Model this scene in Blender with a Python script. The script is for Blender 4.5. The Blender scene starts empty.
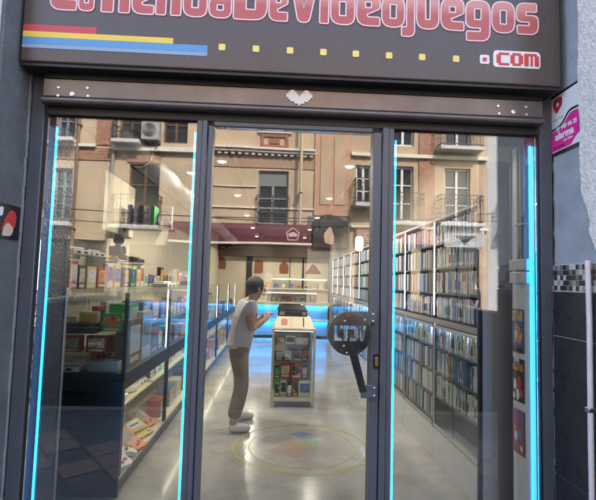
import bpy, bmesh, math, random
from mathutils import Vector, Matrix
random.seed(7)
R_ = math.radians
PI = math.pi
scene = bpy.context.scene
COL = scene.collection

# ------------------------------------------------------------------ camera
FPX, YAW, PITCH, ROLL = 445.0, R_(2.52), R_(4.04), R_(1.575)
EYE = Vector((0, -2.5, 1.55))
fw = Vector((math.sin(YAW)*math.cos(PITCH), math.cos(YAW)*math.cos(PITCH), math.sin(PITCH)))
rt0 = Vector((math.cos(YAW), -math.sin(YAW), 0))
up0 = rt0.cross(fw)
rt = rt0*math.cos(ROLL) + up0*math.sin(ROLL)
up = up0*math.cos(ROLL) - rt0*math.sin(ROLL)
cam = bpy.data.cameras.new('camera')
cam.sensor_width = 36
cam.lens = 36*FPX/596
cam.clip_start = 0.02
cam.clip_end = 400
co = bpy.data.objects.new('camera', cam)
COL.objects.link(co)
M = Matrix((rt, up, -fw)).transposed().to_4x4()
M.translation = EYE
co.matrix_world = M
scene.camera = co

# ------------------------------------------------------------------ materials
def mat(name, color=(.5, .5, .5), rough=.5, metal=0.0, spec=.5, noise=0.0, nscale=20, bump=0.0, bscale=80,
        emit=None, estr=0.0, coat=0.0, rvar=0.0, detail=5):
    m = bpy.data.materials.new(name); m.use_nodes = True
    nt = m.node_tree; b = nt.nodes['Principled BSDF']
    b.inputs['Base Color'].default_value = (*color, 1)
    b.inputs['Roughness'].default_value = rough
    b.inputs['Metallic'].default_value = metal
    b.inputs['Specular IOR Level'].default_value = spec
    b.inputs['Coat Weight'].default_value = coat
    if emit:
        b.inputs['Emission Color'].default_value = (*emit, 1)
        b.inputs['Emission Strength'].default_value = estr
    if noise or bump or rvar:
        tc = nt.nodes.new('ShaderNodeTexCoord')
    if noise or rvar:
        n = nt.nodes.new('ShaderNodeTexNoise'); n.inputs['Scale'].default_value = nscale
        n.inputs['Detail'].default_value = detail; n.inputs['Roughness'].default_value = .65
        nt.links.new(tc.outputs['Object'], n.inputs['Vector'])
    if noise:
        mr = nt.nodes.new('ShaderNodeMapRange')
        mr.inputs['From Min'].default_value = .3; mr.inputs['From Max'].default_value = .7
        mr.inputs['To Min'].default_value = 1-noise; mr.inputs['To Max'].default_value = 1+noise
        nt.links.new(n.outputs['Fac'], mr.inputs['Value'])
        mx = nt.nodes.new('ShaderNodeVectorMath'); mx.operation = 'SCALE'
        mx.inputs[0].default_value = color
        nt.links.new(mr.outputs['Result'], mx.inputs['Scale'])
        nt.links.new(mx.outputs['Vector'], b.inputs['Base Color'])
    if rvar:
        mr2 = nt.nodes.new('ShaderNodeMapRange')
        mr2.inputs['From Min'].default_value = .3; mr2.inputs['From Max'].default_value = .7
        mr2.inputs['To Min'].default_value = max(0.02, rough-rvar); mr2.inputs['To Max'].default_value = rough+rvar
        nt.links.new(n.outputs['Fac'], mr2.inputs['Value'])
        nt.links.new(mr2.outputs['Result'], b.inputs['Roughness'])
    if bump:
        n2 = nt.nodes.new('ShaderNodeTexNoise'); n2.inputs['Scale'].default_value = bscale
        n2.inputs['Detail'].default_value = 4
        nt.links.new(tc.outputs['Object'], n2.inputs['Vector'])
        bp = nt.nodes.new('ShaderNodeBump'); bp.inputs['Strength'].default_value = bump
        bp.inputs['Distance'].default_value = .01
        nt.links.new(n2.outputs['Fac'], bp.inputs['Height'])
        nt.links.new(bp.outputs['Normal'], b.inputs['Normal'])
    return m

def glass(name, k=2.0, floor=0.0, tint=(.93, .96, .95), rough=0.0, wav=0.0):
    m = bpy.data.materials.new(name); m.use_nodes = True
    nt = m.node_tree; nt.nodes.clear()
    o = nt.nodes.new('ShaderNodeOutputMaterial'); mx = nt.nodes.new('ShaderNodeMixShader')
    t = nt.nodes.new('ShaderNodeBsdfTransparent'); t.inputs['Color'].default_value = (*tint, 1)
    g = nt.nodes.new('ShaderNodeBsdfGlossy'); g.inputs['Roughness'].default_value = rough
    g.inputs['Color'].default_value = (1, 1, 1, 1)
    fr = nt.nodes.new('ShaderNodeFresnel'); fr.inputs['IOR'].default_value = 1.5
    ma = nt.nodes.new('ShaderNodeMath'); ma.operation = 'MULTIPLY_ADD'; ma.use_clamp = True
    ma.inputs[1].default_value = k; ma.inputs[2].default_value = floor
    nt.links.new(fr.outputs['Fac'], ma.inputs[0])
    nt.links.new(ma.outputs[0], mx.inputs['Fac'])
    nt.links.new(t.outputs[0], mx.inputs[1]); nt.links.new(g.outputs[0], mx.inputs[2])
    nt.links.new(mx.outputs[0], o.inputs['Surface'])
    if wav:
        tc = nt.nodes.new('ShaderNodeTexCoord')
        n = nt.nodes.new('ShaderNodeTexNoise'); n.inputs['Scale'].default_value = 1.3; n.inputs['Detail'].default_value = 1
        nt.links.new(tc.outputs['Object'], n.inputs['Vector'])
        bp = nt.nodes.new('ShaderNodeBump'); bp.inputs['Strength'].default_value = 1; bp.inputs['Distance'].default_value = wav
        nt.links.new(n.outputs['Fac'], bp.inputs['Height']); nt.links.new(bp.outputs['Normal'], g.inputs['Normal'])
    return m

def emis(name, color, s):
    m = bpy.data.materials.new(name); m.use_nodes = True
    nt = m.node_tree; nt.nodes.clear()
    o = nt.nodes.new('ShaderNodeOutputMaterial'); e = nt.nodes.new('ShaderNodeEmission')
    e.inputs['Color'].default_value = (*color, 1); e.inputs['Strength'].default_value = s
    nt.links.new(e.outputs[0], o.inputs['Surface'])
    return m

def brickmat(name, c1, c2, mortar, scale, bw=.5, rh=.25, ms=.02, rough=.8, axis='XZ', offset=.5, bump=.3, noise=.25, rot=0):
    m = bpy.data.materials.new(name); m.use_nodes = True
    nt = m.node_tree; b = nt.nodes['Principled BSDF']; b.inputs['Roughness'].default_value = rough
    tc = nt.nodes.new('ShaderNodeTexCoord')
    sp = nt.nodes.new('ShaderNodeSeparateXYZ'); cb = nt.nodes.new('ShaderNodeCombineXYZ')
    nt.links.new(tc.outputs['Object'], sp.inputs[0])
    nt.links.new(sp.outputs[axis[0]], cb.inputs[0]); nt.links.new(sp.outputs[axis[1]], cb.inputs[1])
    mp = nt.nodes.new('ShaderNodeMapping'); mp.inputs['Rotation'].default_value = (0, 0, rot)
    nt.links.new(cb.outputs[0], mp.inputs[0])
    br = nt.nodes.new('ShaderNodeTexBrick'); br.inputs['Scale'].default_value = scale
    br.inputs['Color1'].default_value = (*c1, 1); br.inputs['Color2'].default_value = (*c2, 1)
    br.inputs['Mortar'].default_value = (*mortar, 1); br.inputs['Mortar Size'].default_value = ms
    br.inputs['Brick Width'].default_value = bw; br.inputs['Row Height'].default_value = rh
    br.offset = offset
    nt.links.new(mp.outputs[0], br.inputs['Vector'])
    n = nt.nodes.new('ShaderNodeTexNoise'); n.inputs['Scale'].default_value = 9; n.inputs['Detail'].default_value = 6
    nt.links.new(tc.outputs['Object'], n.inputs['Vector'])
    mr = nt.nodes.new('ShaderNodeMapRange'); mr.inputs['From Min'].default_value = .3; mr.inputs['From Max'].default_value = .7
    mr.inputs['To Min'].default_value = 1-noise; mr.inputs['To Max'].default_value = 1+noise
    nt.links.new(n.outputs['Fac'], mr.inputs[0])
    sc = nt.nodes.new('ShaderNodeVectorMath'); sc.operation = 'SCALE'
    nt.links.new(br.outputs['Color'], sc.inputs[0]); nt.links.new(mr.outputs[0], sc.inputs['Scale'])
    nt.links.new(sc.outputs['Vector'], b.inputs['Base Color'])
    if bump:
        bp = nt.nodes.new('ShaderNodeBump'); bp.inputs['Strength'].default_value = bump; bp.inputs['Distance'].default_value = .005
        bp.invert = True
        nt.links.new(br.outputs['Fac'], bp.inputs['Height']); nt.links.new(bp.outputs['Normal'], b.inputs['Normal'])
    return m

def randmat(name, stops, rough=.35, attr=False):
    """colour picked per object (or from a face attribute for a massed mesh)"""
    m = bpy.data.materials.new(name); m.use_nodes = True
    nt = m.node_tree; b = nt.nodes['Principled BSDF']; b.inputs['Roughness'].default_value = rough
    cr = nt.nodes.new('ShaderNodeValToRGB'); cr.color_ramp.interpolation = 'CONSTANT'
    el = cr.color_ramp.elements
    while len(el) < len(stops): el.new(.5)
    for i, c in enumerate(stops):
        el[i].position = i/len(stops); el[i].color = (*c, 1)
    if attr:
        a = nt.nodes.new('ShaderNodeAttribute'); a.attribute_name = 'tone'
        nt.links.new(a.outputs['Fac'], cr.inputs[0])
    else:
        oi = nt.nodes.new('ShaderNodeObjectInfo'); nt.links.new(oi.outputs['Random'], cr.inputs[0])
    nt.links.new(cr.outputs['Color'], b.inputs['Base Color'])
    return m

# ------------------------------------------------------------------ mesh helpers
class MB:
    def __init__(s): s.v = []; s.f = []; s.m = []; s.mi = 0
    def add(s, vs, fs):
        o = len(s.v); s.v += [Vector(p) for p in vs]
        for f in fs: s.f.append([o+i for i in f]); s.m.append(s.mi)
        return s
    def slot(s, i): s.mi = i; return s
    def box(s, x0, x1, y0, y1, z0, z1):
        return s.add([(x0, y0, z0), (x1, y0, z0), (x1, y1, z0), (x0, y1, z0), (x0, y0, z1), (x1, y0, z1), (x1, y1, z1), (x0, y1, z1)],
                     [(3, 2, 1, 0), (4, 5, 6, 7), (0, 1, 5, 4), (1, 2, 6, 5), (2, 3, 7, 6), (3, 0, 4, 7)])
    def obox(s, mtx, sx, sy, sz):
        vs = [mtx @ Vector((x*sx/2, y*sy/2, z*sz/2)) for z in (-1, 1) for x, y in ((-1, -1), (1, -1), (1, 1), (-1, 1))]
        return s.add(vs, [(3, 2, 1, 0), (4, 5, 6, 7), (0, 1, 5, 4), (1, 2, 6, 5), (2, 3, 7, 6), (3, 0, 4, 7)])
    def quad(s, a, b, c, d): return s.add([a, b, c, d], [(0, 1, 2, 3)])
    def cyl(s, p0, p1, r0, r1=None, n=16, cap=True):
        r1 = r0 if r1 is None else r1
        p0, p1 = Vector(p0), Vector(p1); d = (p1-p0).normalized()
        a = d.orthogonal().normalized(); b = d.cross(a)
        vs = []
        for p, r in ((p0, r0), (p1, r1)):
            for i in range(n):
                t = 2*PI*i/n; vs.append(p + (a*math.cos(t) + b*math.sin(t))*r)
        fs = [(i, (i+1) % n, n+(i+1) % n, n+i) for i in range(n)]
        if cap: fs += [tuple(range(n-1, -1, -1)), tuple(range(n, 2*n))]
        return s.add(vs, fs)
    def tube(s, pts, r, n=8):
        pts = [Vector(p) for p in pts]; rings = []
        vs = []; fs = []
        a = None
        for i, p in enumerate(pts):
            d = (pts[min(i+1, len(pts)-1)] - pts[max(i-1, 0)]).normalized()
            a = d.orthogonal().normalized() if a is None else (a - d*a.dot(d)).normalized()
            b = d.cross(a)
            rr = r[i] if isinstance(r, (list, tuple)) else r
            for k in range(n):
                t = 2*PI*k/n; vs.append(p + (a*math.cos(t)+b*math.sin(t))*rr)
        for i in range(len(pts)-1):
            for k in range(n):
                fs.append((i*n+k, i*n+(k+1) % n, (i+1)*n+(k+1) % n, (i+1)*n+k))
        fs += [tuple(range(n-1, -1, -1)), tuple(range((len(pts)-1)*n, len(pts)*n))]
        return s.add(vs, fs)
    def prism(s, pts, mtx, d):
        """2-D outline (counter-clockwise) in the plane of mtx, thickened by d along its normal"""
        n = len(pts)
        vs = [mtx @ Vector((p[0], p[1], 0)) for p in pts] + [mtx @ Vector((p[0], p[1], d)) for p in pts]
        return s.add(vs, [tuple(range(n-1, -1, -1)), tuple(range(n, 2*n))] + [(i, (i+1) % n, n+(i+1) % n, n+i) for i in range(n)])
    def lathe(s, prof, mtx, n=24):
        """profile of (radius, height) round the z axis of mtx"""
        k = len(prof); vs = []; fs = []
        for i in range(n):
            t = 2*PI*i/n
            for r, z in prof: vs.append(mtx @ Vector((r*math.cos(t), r*math.sin(t), z)))
        for i in range(n):
            j = (i+1) % n
            for q in range(k-1): fs.append((i*k+q, j*k+q, j*k+q+1, i*k+q+1))
        return s.add(vs, fs)
    def ball(s, c, rx, ry=None, rz=None, nu=16, nv=10):
        ry = ry or rx; rz = rz or rx; c = Vector(c); vs = [c+Vector((0, 0, -rz))]; fs = []
        for j in range(1, nv):
            ph = -PI/2+PI*j/nv
            for i in range(nu):
                t = 2*PI*i/nu; vs.append(c+Vector((rx*math.cos(ph)*math.cos(t), ry*math.cos(ph)*math.sin(t), rz*math.sin(ph))))
        vs.append(c+Vector((0, 0, rz)))
        for i in range(nu):
            j = (i+1) % nu
            fs.append((0, 1+j, 1+i))
            for q in range(nv-2): fs.append((1+q*nu+i, 1+q*nu+j, 1+(q+1)*nu+j, 1+(q+1)*nu+i))
            fs.append((1+(nv-2)*nu+i, 1+(nv-2)*nu+j, len(vs)-1))
        return s.add(vs, fs)

ORG = {}
def setprops(o, label=None, cat=None, group=None, kind=None):
    if label: o['label'] = label
    if cat: o['category'] = cat
    if group: o['group'] = group
    if kind: o['kind'] = kind
    return o
def T(name, label, cat, loc=(0, 0, 0), group=None):
    o = bpy.data.objects.new(name, None); COL.objects.link(o)
    o.location = loc; o.empty_display_size = .1
    ORG[o] = Vector(loc)
    return setprops(o, label, cat, group)
def P(name, mb, mats, parent=None, bevel=0, smooth=None, seg=2, loc=None, label=None):
    me = bpy.data.meshes.new(name)
    org = ORG[parent] if parent is not None else Vector(loc or (0, 0, 0))
    me.from_pydata([tuple(p-org) for p in mb.v], [], mb.f)
    for m in (mats if isinstance(mats, (list, tuple)) else [mats]): me.materials.append(m)
    if len(set(mb.m)) > 1: me.polygons.foreach_set('material_index', mb.m)
    me.update()
    o = bpy.data.objects.new(name, me); COL.objects.link(o)
    if parent is not None: o.parent = parent
    else: o.location = org
    ORG[o] = org
    if smooth or bevel:
        me.shade_smooth(); me.set_sharp_from_angle(angle=R_(smooth or 35))
    if bevel:
        b = o.modifiers.new('bevel', 'BEVEL'); b.width = bevel; b.segments = seg; b.limit_method = 'ANGLE'; b.angle_limit = R_(40)
        b.harden_normals = False
    if label: o['label'] = label
    return o
def S(name, mb, mats, **k):
    o = P(name, mb, mats, **k); o['kind'] = 'structure'; return o
def one(name, mb, mats, label, cat, group=None, **k):
    return setprops(P(name, mb, mats, **k), label, cat, group)
def dup(root, loc, rotz=None, label=None, scale=None, group=None):
    r = root.copy(); COL.objects.link(r); r.location = loc
    if rotz is not None: r.rotation_euler = (0, 0, rotz)
    if scale: r.scale = scale
    if label: r['label'] = label
    if group: r['group'] = group
    for ch in root.children:
        c = ch.copy(); COL.objects.link(c); c.parent = r
        for g in ch.children:
            d = g.copy(); COL.objects.link(d); d.parent = c
    return r

FRONT = Matrix.Rotation(PI/2, 4, 'X')                       # plane facing the street: x right, y up
def face(kind, loc):
    """plane matrices: F faces the street, L is on a left wall (faces +x), R on a right wall (faces -x), U faces up, B faces +y"""
    ax = {'F': ((1, 0, 0), (0, 0, 1)), 'L': ((0, 1, 0), (0, 0, 1)), 'R': ((0, -1, 0), (0, 0, 1)), 'U': ((1, 0, 0), (0, 1, 0)),
          'B': ((-1, 0, 0), (0, 0, 1))}[kind]
    x, y = Vector(ax[0]), Vector(ax[1]); z = x.cross(y)
    m = Matrix((x, y, z)).transposed().to_4x4(); m.translation = Vector(loc)
    return m
DG = lambda: bpy.context.evaluated_depsgraph_get()
def curve_mesh(splines, extrude=0, bevel=0, offset=0, res=2, bres=2):
    """filled 2-D curve (even-odd holes) as a mesh"""
    cu = bpy.data.curves.new('outline', 'CURVE'); cu.dimensions = '2D'; cu.fill_mode = 'BOTH'
    cu.extrude = extrude; cu.bevel_depth = bevel; cu.bevel_resolution = bres; cu.offset = offset
    for pts in splines:
        sp = cu.splines.new('POLY'); sp.points.add(len(pts)-1); sp.use_cyclic_u = True
        for q, p in zip(sp.points, pts): q.co = (p[0], p[1], 0, 1)
    ob = bpy.data.objects.new('outline', cu); COL.objects.link(ob)
    bpy.context.view_layer.update()
    me = bpy.data.meshes.new_from_object(ob.evaluated_get(DG()))
    bpy.data.objects.remove(ob); bpy.data.curves.remove(cu)
    return me
def text_mesh(body, size, extrude=.0008, bold=0.0, align='CENTER', shear=0, sx=1):
    cu = bpy.data.curves.new('lettering', 'FONT'); cu.body = body; cu.size = size; cu.extrude = extrude
    cu.offset = bold; cu.align_x = align; cu.align_y = 'CENTER'; cu.shear = shear; cu.resolution_u = 4
    ob = bpy.data.objects.new('lettering', cu); COL.objects.link(ob)
    bpy.context.view_layer.update()
    me = bpy.data.meshes.new_from_object(ob.evaluated_get(DG()))
    bpy.data.objects.remove(ob); bpy.data.curves.remove(cu)
    if sx != 1: me.transform(Matrix.Diagonal((sx, 1, 1, 1)))
    return me
def PM(name, me, mats, parent, mtx, label=None):
    """link a ready mesh, laid in the plane mtx, as a part"""
    me.transform(mtx); me.transform(Matrix.Translation(-ORG[parent]))
    me.name = name; me.materials.clear()
    for m in (mats if isinstance(mats, (list, tuple)) else [mats]): me.materials.append(m)
    o = bpy.data.objects.new(name, me); COL.objects.link(o); o.parent = parent; ORG[o] = ORG[parent]
    if label: o['label'] = label
    return o
def rp(pts, seg=5):
    """round the corners of a polygon; points are (x, y) or (x, y, radius)"""
    out = []; n = len(pts)
    for i, p in enumerate(pts):
        r = p[2] if len(p) > 2 else 0
        c = Vector(p[:2]); a = Vector(pts[i-1][:2])-c; b = Vector(pts[(i+1) % n][:2])-c
        if r <= 0: out.append(tuple(c)); continue
        r = min(r, a.length*.49, b.length*.49) if r < 9 else r
        a.normalize(); b.normalize()
        for k in range(seg+1):
            t = k/seg; p0 = c+a*r; p1 = c+b*r
            q = p0*(1-t)**2 + c*2*t*(1-t) + p1*t*t
            out.append(tuple(q))
    return out
def rect(x0, y0, x1, y1, r=0): return rp([(x0, y0, r), (x1, y0, r), (x1, y1, r), (x0, y1, r)])
def circ(cx, cy, r, n=48): return [(cx+r*math.cos(2*PI*i/n), cy+r*math.sin(2*PI*i/n)) for i in range(n)]

# ------------------------------------------------------------------ palette
M_ = {}
M_['stucco'] = mat('grey_stucco', (.16, .157, .155), .85, noise=.28, nscale=5, detail=12, bump=1.0, bscale=220)
M_['stucco_blue'] = mat('blue_grey_stucco', (.36, .375, .40), .8, noise=.2, nscale=5, detail=12, bump=.5, bscale=120)
M_['render'] = mat('rough_pale_render', (.82, .74, .68), .9, noise=.18, nscale=30, bump=1.0, bscale=70)
M_['pale_front'] = mat('pale_render', (.52, .51, .50), .9, noise=.12, nscale=12, bump=.5, bscale=60)
M_['frame'] = mat('anthracite_aluminium', (.085, .092, .108), .36, noise=.08, nscale=4, rvar=.05)
M_['frame_dark'] = mat('dark_gasket', (.018, .018, .02), .5)
M_['rail'] = mat('bronze_grey_metal', (.15, .13, .118), .26, .5, noise=.12, nscale=8)
M_['underside'] = mat('black_metal', (.016, .015, .016), .45)
M_['sign'] = mat('sign_brown_vinyl', (.085, .064, .053), .27, noise=.07, nscale=2.0, rvar=.03)
M_['screw'] = mat('bright_screw', (.75, .72, .66), .25, 1.0)
M_['glass'] = glass('shop_glass', 2.15, .0, (.96, .975, .965), wav=.0013)
M_['vglass'] = glass('cabinet_glass', .16, .0, (.95, .97, .96))
M_['neon'] = emis('cyan_led', (.012, .37, 1.0), 1.25)
M_['led'] = emis('counter_led', (.004, .36, 1.0), 14.0)
M_['white_led'] = emis('white_led', (1.0, .96, .90), .50)
M_['case_led'] = emis('cabinet_led', (1.0, .88, .66), 1.6)
M_['lamp'] = emis('lamp_lens', (1.0, .90, .72), 3.0)
M_['chrome'] = mat('brushed_steel', (.55, .55, .56), .28, 1.0)
M_['dark_steel'] = mat('brushed_dark_steel', (.26, .25, .245), .19, .95, noise=.25, nscale=14, rvar=.08)
M_['black'] = mat('black_lacquer', (.012, .012, .014), .30)
M_['black_matt'] = mat('black_plastic', (.02, .02, .022), .5)
M_['white'] = mat('white_plastic', (.72, .71, .68), .35, noise=.03, nscale=20)
M_['cream'] = mat('cream_laminate', (.70, .62, .46), .45, noise=.04, nscale=6)
M_['cream_wall'] = mat('cream_wall_paint', (.60, .53, .40), .7, noise=.05, nscale=3)
M_['grey'] = mat('grey_plastic', (.30, .30, .31), .4)
M_['pgrey'] = mat('pale_grey_laminate', (.62, .62, .62), .35, noise=.04, nscale=7)
M_['silver'] = mat('silver_profile', (.62, .60, .56), .3, .8)
M_['red'] = mat('red_card', (.45, .05, .04), .45)
M_['orange'] = mat('orange_plastic', (.75, .20, .03), .35)
M_['yellow'] = mat('yellow_plastic', (.70, .45, .06), .4)
M_['blue'] = mat('blue_card', (.05, .14, .42), .4)
M_['green'] = mat('green_card', (.06, .42, .10), .4)
M_['purple'] = mat('purple_plastic', (.10, .06, .30), .4)
M_['skin'] = mat('skin', (.52, .32, .23), .5)
M_['hair'] = mat('dark_hair', (.035, .022, .015), .55, noise=.4, nscale=40, bump=1.0, bscale=90)

def glyph(pts, sx, sy, ox, oy, d):
    """scale a cornered outline to size, then move every edge outward by d and round it"""
    q = [(ox+p[0]*sx, oy+p[1]*sy) for p in pts]; rr = [(p[2] if len(p) > 2 else 0)*min(sx, sy) for p in pts]
    n = len(q); out = []
    area = sum(q[i][0]*q[(i+1) % n][1]-q[(i+1) % n][0]*q[i][1] for i in range(n)); sg = 1 if area > 0 else -1
    hole_ = sg < 0
    for i in range(n):
        a, c, b = Vector(q[i-1]), Vector(q[i]), Vector(q[(i+1) % n])
        e0 = (c-a).normalized(); e1 = (b-c).normalized()
        n0 = Vector((e0.y, -e0.x)); n1 = Vector((e1.y, -e1.x))        # right-hand normals: outward on ccw outlines, into the hole on cw ones
        m = (n0+n1); l = m.length
        if l < .3: m = n0
        else: m = m/l/max(.5, (m/l).dot(n0))
        p = c+m*d
        turn = e0.x*e1.y-e0.y*e1.x
        out.append((p.x, p.y, max(.0015, rr[i]+(d if turn > 0 else -d))))
    return rp(out)

def artmat(name, c, c2, c3):
    """printed cover art: blotches of a few inks"""
    m = bpy.data.materials.new(name); m.use_nodes = True
    nt = m.node_tree; b = nt.nodes['Principled BSDF']; b.inputs['Roughness'].default_value = .35
    tc = nt.nodes.new('ShaderNodeTexCoord'); n = nt.nodes.new('ShaderNodeTexNoise'); n.inputs['Scale'].default_value = 22
    n.inputs['Detail'].default_value = 3; n.inputs['Distortion'].default_value = 1.2
    oi = nt.nodes.new('ShaderNodeObjectInfo'); ad = nt.nodes.new('ShaderNodeVectorMath'); ad.operation = 'ADD'
    nt.links.new(tc.outputs['Object'], ad.inputs[0]); nt.links.new(oi.outputs['Random'], ad.inputs[1])
    nt.links.new(ad.outputs[0], n.inputs['Vector'])
    cr = nt.nodes.new('ShaderNodeValToRGB'); cr.color_ramp.interpolation = 'EASE'
    e = cr.color_ramp.elements; e[0].position = .30; e[0].color = (*c2, 1); e[1].position = .70; e[1].color = (*c3, 1)
    for p in (.42, .56): q = e.new(p); q.color = (*c, 1)
    nt.links.new(n.outputs['Fac'], cr.inputs[0]); nt.links.new(cr.outputs[0], b.inputs['Base Color'])
    return m
ART = {}
for k_, c_, a_, z_ in (('white', (.72, .71, .68), (.60, .20, .10), (.12, .25, .55)), ('cream', (.70, .60, .40), (.35, .08, .06), (.10, .10, .12)), ('pgrey', (.50, .50, .50), (.10, .12, .30), (.60, .55, .20)),
                       ('black', (.03, .03, .04), (.45, .10, .05), (.55, .55, .50)), ('grey', (.28, .28, .29), (.05, .05, .05), (.60, .58, .5)), ('red', (.48, .05, .04), (.75, .60, .15), (.05, .03, .03)),
                       ('orange', (.72, .25, .05), (.10, .06, .04), (.80, .70, .4)), ('yellow', (.72, .50, .08), (.55, .08, .05), (.05, .10, .35)), ('blue', (.05, .15, .45), (.70, .72, .70), (.65, .35, .08)),
                       ('green', (.08, .38, .12), (.65, .62, .30), (.03, .05, .04)), ('purple', (.14, .07, .35), (.65, .30, .50), (.70, .70, .65)), ('silver', (.5, .5, .5), (.1, .1, .1), (.7, .7, .7))):
    ART[k_] = artmat('cover_art_'+k_, c_, a_, z_)
def ray(px, py): return rt*((px-298)/FPX) + up*((250-py)/FPX) + fw
def on_y(px, py, y): r = ray(px, py); return EYE + r*((y-EYE.y)/r.y)
def on_x(px, py, x): r = ray(px, py); return EYE + r*((x-EYE.x)/r.x)
def on_z(px, py, z): r = ray(px, py); return EYE + r*((z-EYE.z)/r.z)

# ================================================================== GROUND
pav_mat = brickmat('pavement_slabs', (.10, .098, .097), (.125, .12, .116), (.075, .075, .075), 1.0, bw=.30, rh=.30, ms=.008, rough=.75, axis='XY', offset=0, bump=.4, noise=.22, rot=R_(38))
asph = mat('asphalt', (.055, .055, .058), .85, noise=.2, nscale=60, bump=.6, bscale=200)
S('ground', MB().box(-60, 60, -60, 60, -.6, -.13), asph)
S('pavement', MB().box(-14, 14, -2.86, -.0, -.125, 0), pav_mat)
S('kerb', MB().box(-14, 14, -3.0, -2.863, -.125, -.002), mat('granite_kerb', (.30, .29, .28), .8, noise=.15, nscale=40))
S('road', MB().box(-40, 40, -8.6, -3.003, -.126, -.118), asph)
S('opposite_kerb', MB().box(-14, 14, -8.75, -8.6, -.125, -.002), mat('granite_kerb', (.30, .29, .28), .8, noise=.15, nscale=40))
S('opposite_pavement', MB().box(-14, 14, -11.9, -8.753, -.125, 0), pav_mat)
# the warm diamond pattern laid in the slabs
mb = MB()
warm = mat('warm_slab', (.24, .17, .135), .75, noise=.15, nscale=9)
a = .30; c0, s0 = math.cos(R_(38)), math.sin(R_(38))
for i in range(-16, 18):
    for j in range(-16, 18):
        u, v = (i+.5)*a, (j+.5)*a
        x, y = u*c0+v*s0, -u*s0+v*c0
        if -1.98 < y < -1.20 and abs(x) < 5 and (i+j) % 5 != 0:
            m = Matrix.Translation((x, y, .002)) @ Matrix.Rotation(-R_(38), 4, 'Z')
            mb.obox(m, a-.014, a-.014, .004)
S('paving_pattern', mb, warm)

# ================================================================== OUR BUILDING
t = T('shop_building', 'tall grey rendered building that holds the game shop front', 'building', (0, 0, 3.4))
mb = MB().box(-9, 9, -.268, 13, 3.44, 12.6)
P('wall', mb, M_['pale_front'], t)
P('lintel', MB().box(-1.41, 1.59, .06, .34, 2.53, 3.44), M_['black_matt'], t)
P('cornice', MB().box(-9.2, 9.2, -.55, -.27, 12.3, 12.75), M_['pale_front'], t, bevel=.03)
# left return of the recess, textured dark stucco
t = T('stucco_wall', 'dark grey textured stucco wall left of the shop frame', 'wall', (-2.2, -.1, 0))
mb = MB().box(-9, -1.41, -.285, .42, 0, 3.435)
P('return', mb, M_['stucco'], t, bevel=.008)
P('front_face', MB().box(-9, -1.425, -.295, -.286, 0, 3.435), M_['pale_front'], t)
# ragged plaster edge where the stucco meets the jamb
mb = MB(); zz = 0
while zz < 2.66:
    h = random.uniform(.03, .11)
    mb.box(-1.4155, -1.404-random.uniform(0, .003), -.014-random.uniform(.004, .016), -.005, zz, min(zz+h, 2.67)); zz += h
P('plaster_edge', mb, mat('grey_plaster', (.26, .25, .24), .9), t, bevel=.002)

t = T('tiled_wall', 'blue grey stucco return wall with mosaic strip and black tiles right of the shop', 'wall', (2.2, -.2, 0))
P('return', MB().box(1.59, 9, -.62, .42, 0, 3.435), M_['stucco_blue'], t)
mos = brickmat('mosaic', (.05, .05, .05), (.42, .41, .36), (.60, .58, .52), 1.0, bw=.024, rh=.0285, ms=.0025, rough=.25, axis='YZ', offset=0, bump=.4, noise=.5)
def mosaic_pick(m):
    nt = m.node_tree; b = nt.nodes['Principled BSDF']
    tc = nt.nodes.new('ShaderNodeTexCoord'); mp = nt.nodes.new('ShaderNodeVectorMath'); mp.operation = 'DIVIDE'
    mp.inputs[1].default_value = (1000, .026, .0285)
    fl = nt.nodes.new('ShaderNodeVectorMath'); fl.operation = 'FLOOR'
    wn = nt.nodes.new('ShaderNodeTexWhiteNoise'); cr = nt.nodes.new('ShaderNodeValToRGB'); cr.color_ramp.interpolation = 'CONSTANT'
    for p, c in ((0, (.03, .03, .03)), (.35, (.32, .31, .27)), (.6, (.55, .53, .46)), (.85, (.16, .15, .13))):
        e = cr.color_ramp.elements.new(p) if p else cr.color_ramp.elements[0]
        e.position = p; e.color = (*c, 1)
    cr.color_ramp.elements[-1].color = (.16, .15, .13, 1)
    nt.links.new(tc.outputs['Object'], mp.inputs[0]); nt.links.new(mp.outputs[0], fl.inputs[0]); nt.links.new(fl.outputs[0], wn.inputs[0])
    nt.links.new(wn.outputs['Value'], cr.inputs[0]); nt.links.new(cr.outputs[0], b.inputs['Base Color'])
mt = mat('mosaic_tiles', (.3, .3, .3), .22); mosaic_pick(mt)
mb = MB()
for i in range(24):
    for j in range(5):
        y0 = -.026*(i+1); z0 = .0285*(j+54)
        mb.box(1.582, 1.589, y0+.0012, y0+.0248, z0+.0012, z0+.0273)
P('mosaic_band', mb, mt, t)
P('mosaic_grout', MB().box(1.585, 1.5895, -.615, -.0, 1.536, 1.685), mat('grout', (.55, .53, .48), .9), t)
P('tile_grout', MB().box(1.581, 1.5893, -.617, -.0, 0, 1.535), mat('grout', (.62, .62, .60), .9), t)
bt = mat('black_wall_tile', (.022, .022, .026), .32, noise=.2, nscale=20, rvar=.1, bump=.25, bscale=160)
for z0, z1 in ((0, .528), (.533, 1.283), (1.288, 1.533)):
    P('black_tile', MB().box(1.572, 1.5805, -.616, -.004, z0, z1), bt, t, bevel=.0015)
pts = [(.252, 3.43), (.258, 2.9), (.243, 2.62), (.256, 2.4), (.249, 2.2), (.262, 2.05), (.30, 1.96), (.318, 1.90), (.31, 1.84), (.335, 1.79), (.36, 1.745), (.40, 1.72), (.43, 1.70), (.618, 1.70), (.618, 3.43)]
rag = []
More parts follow.
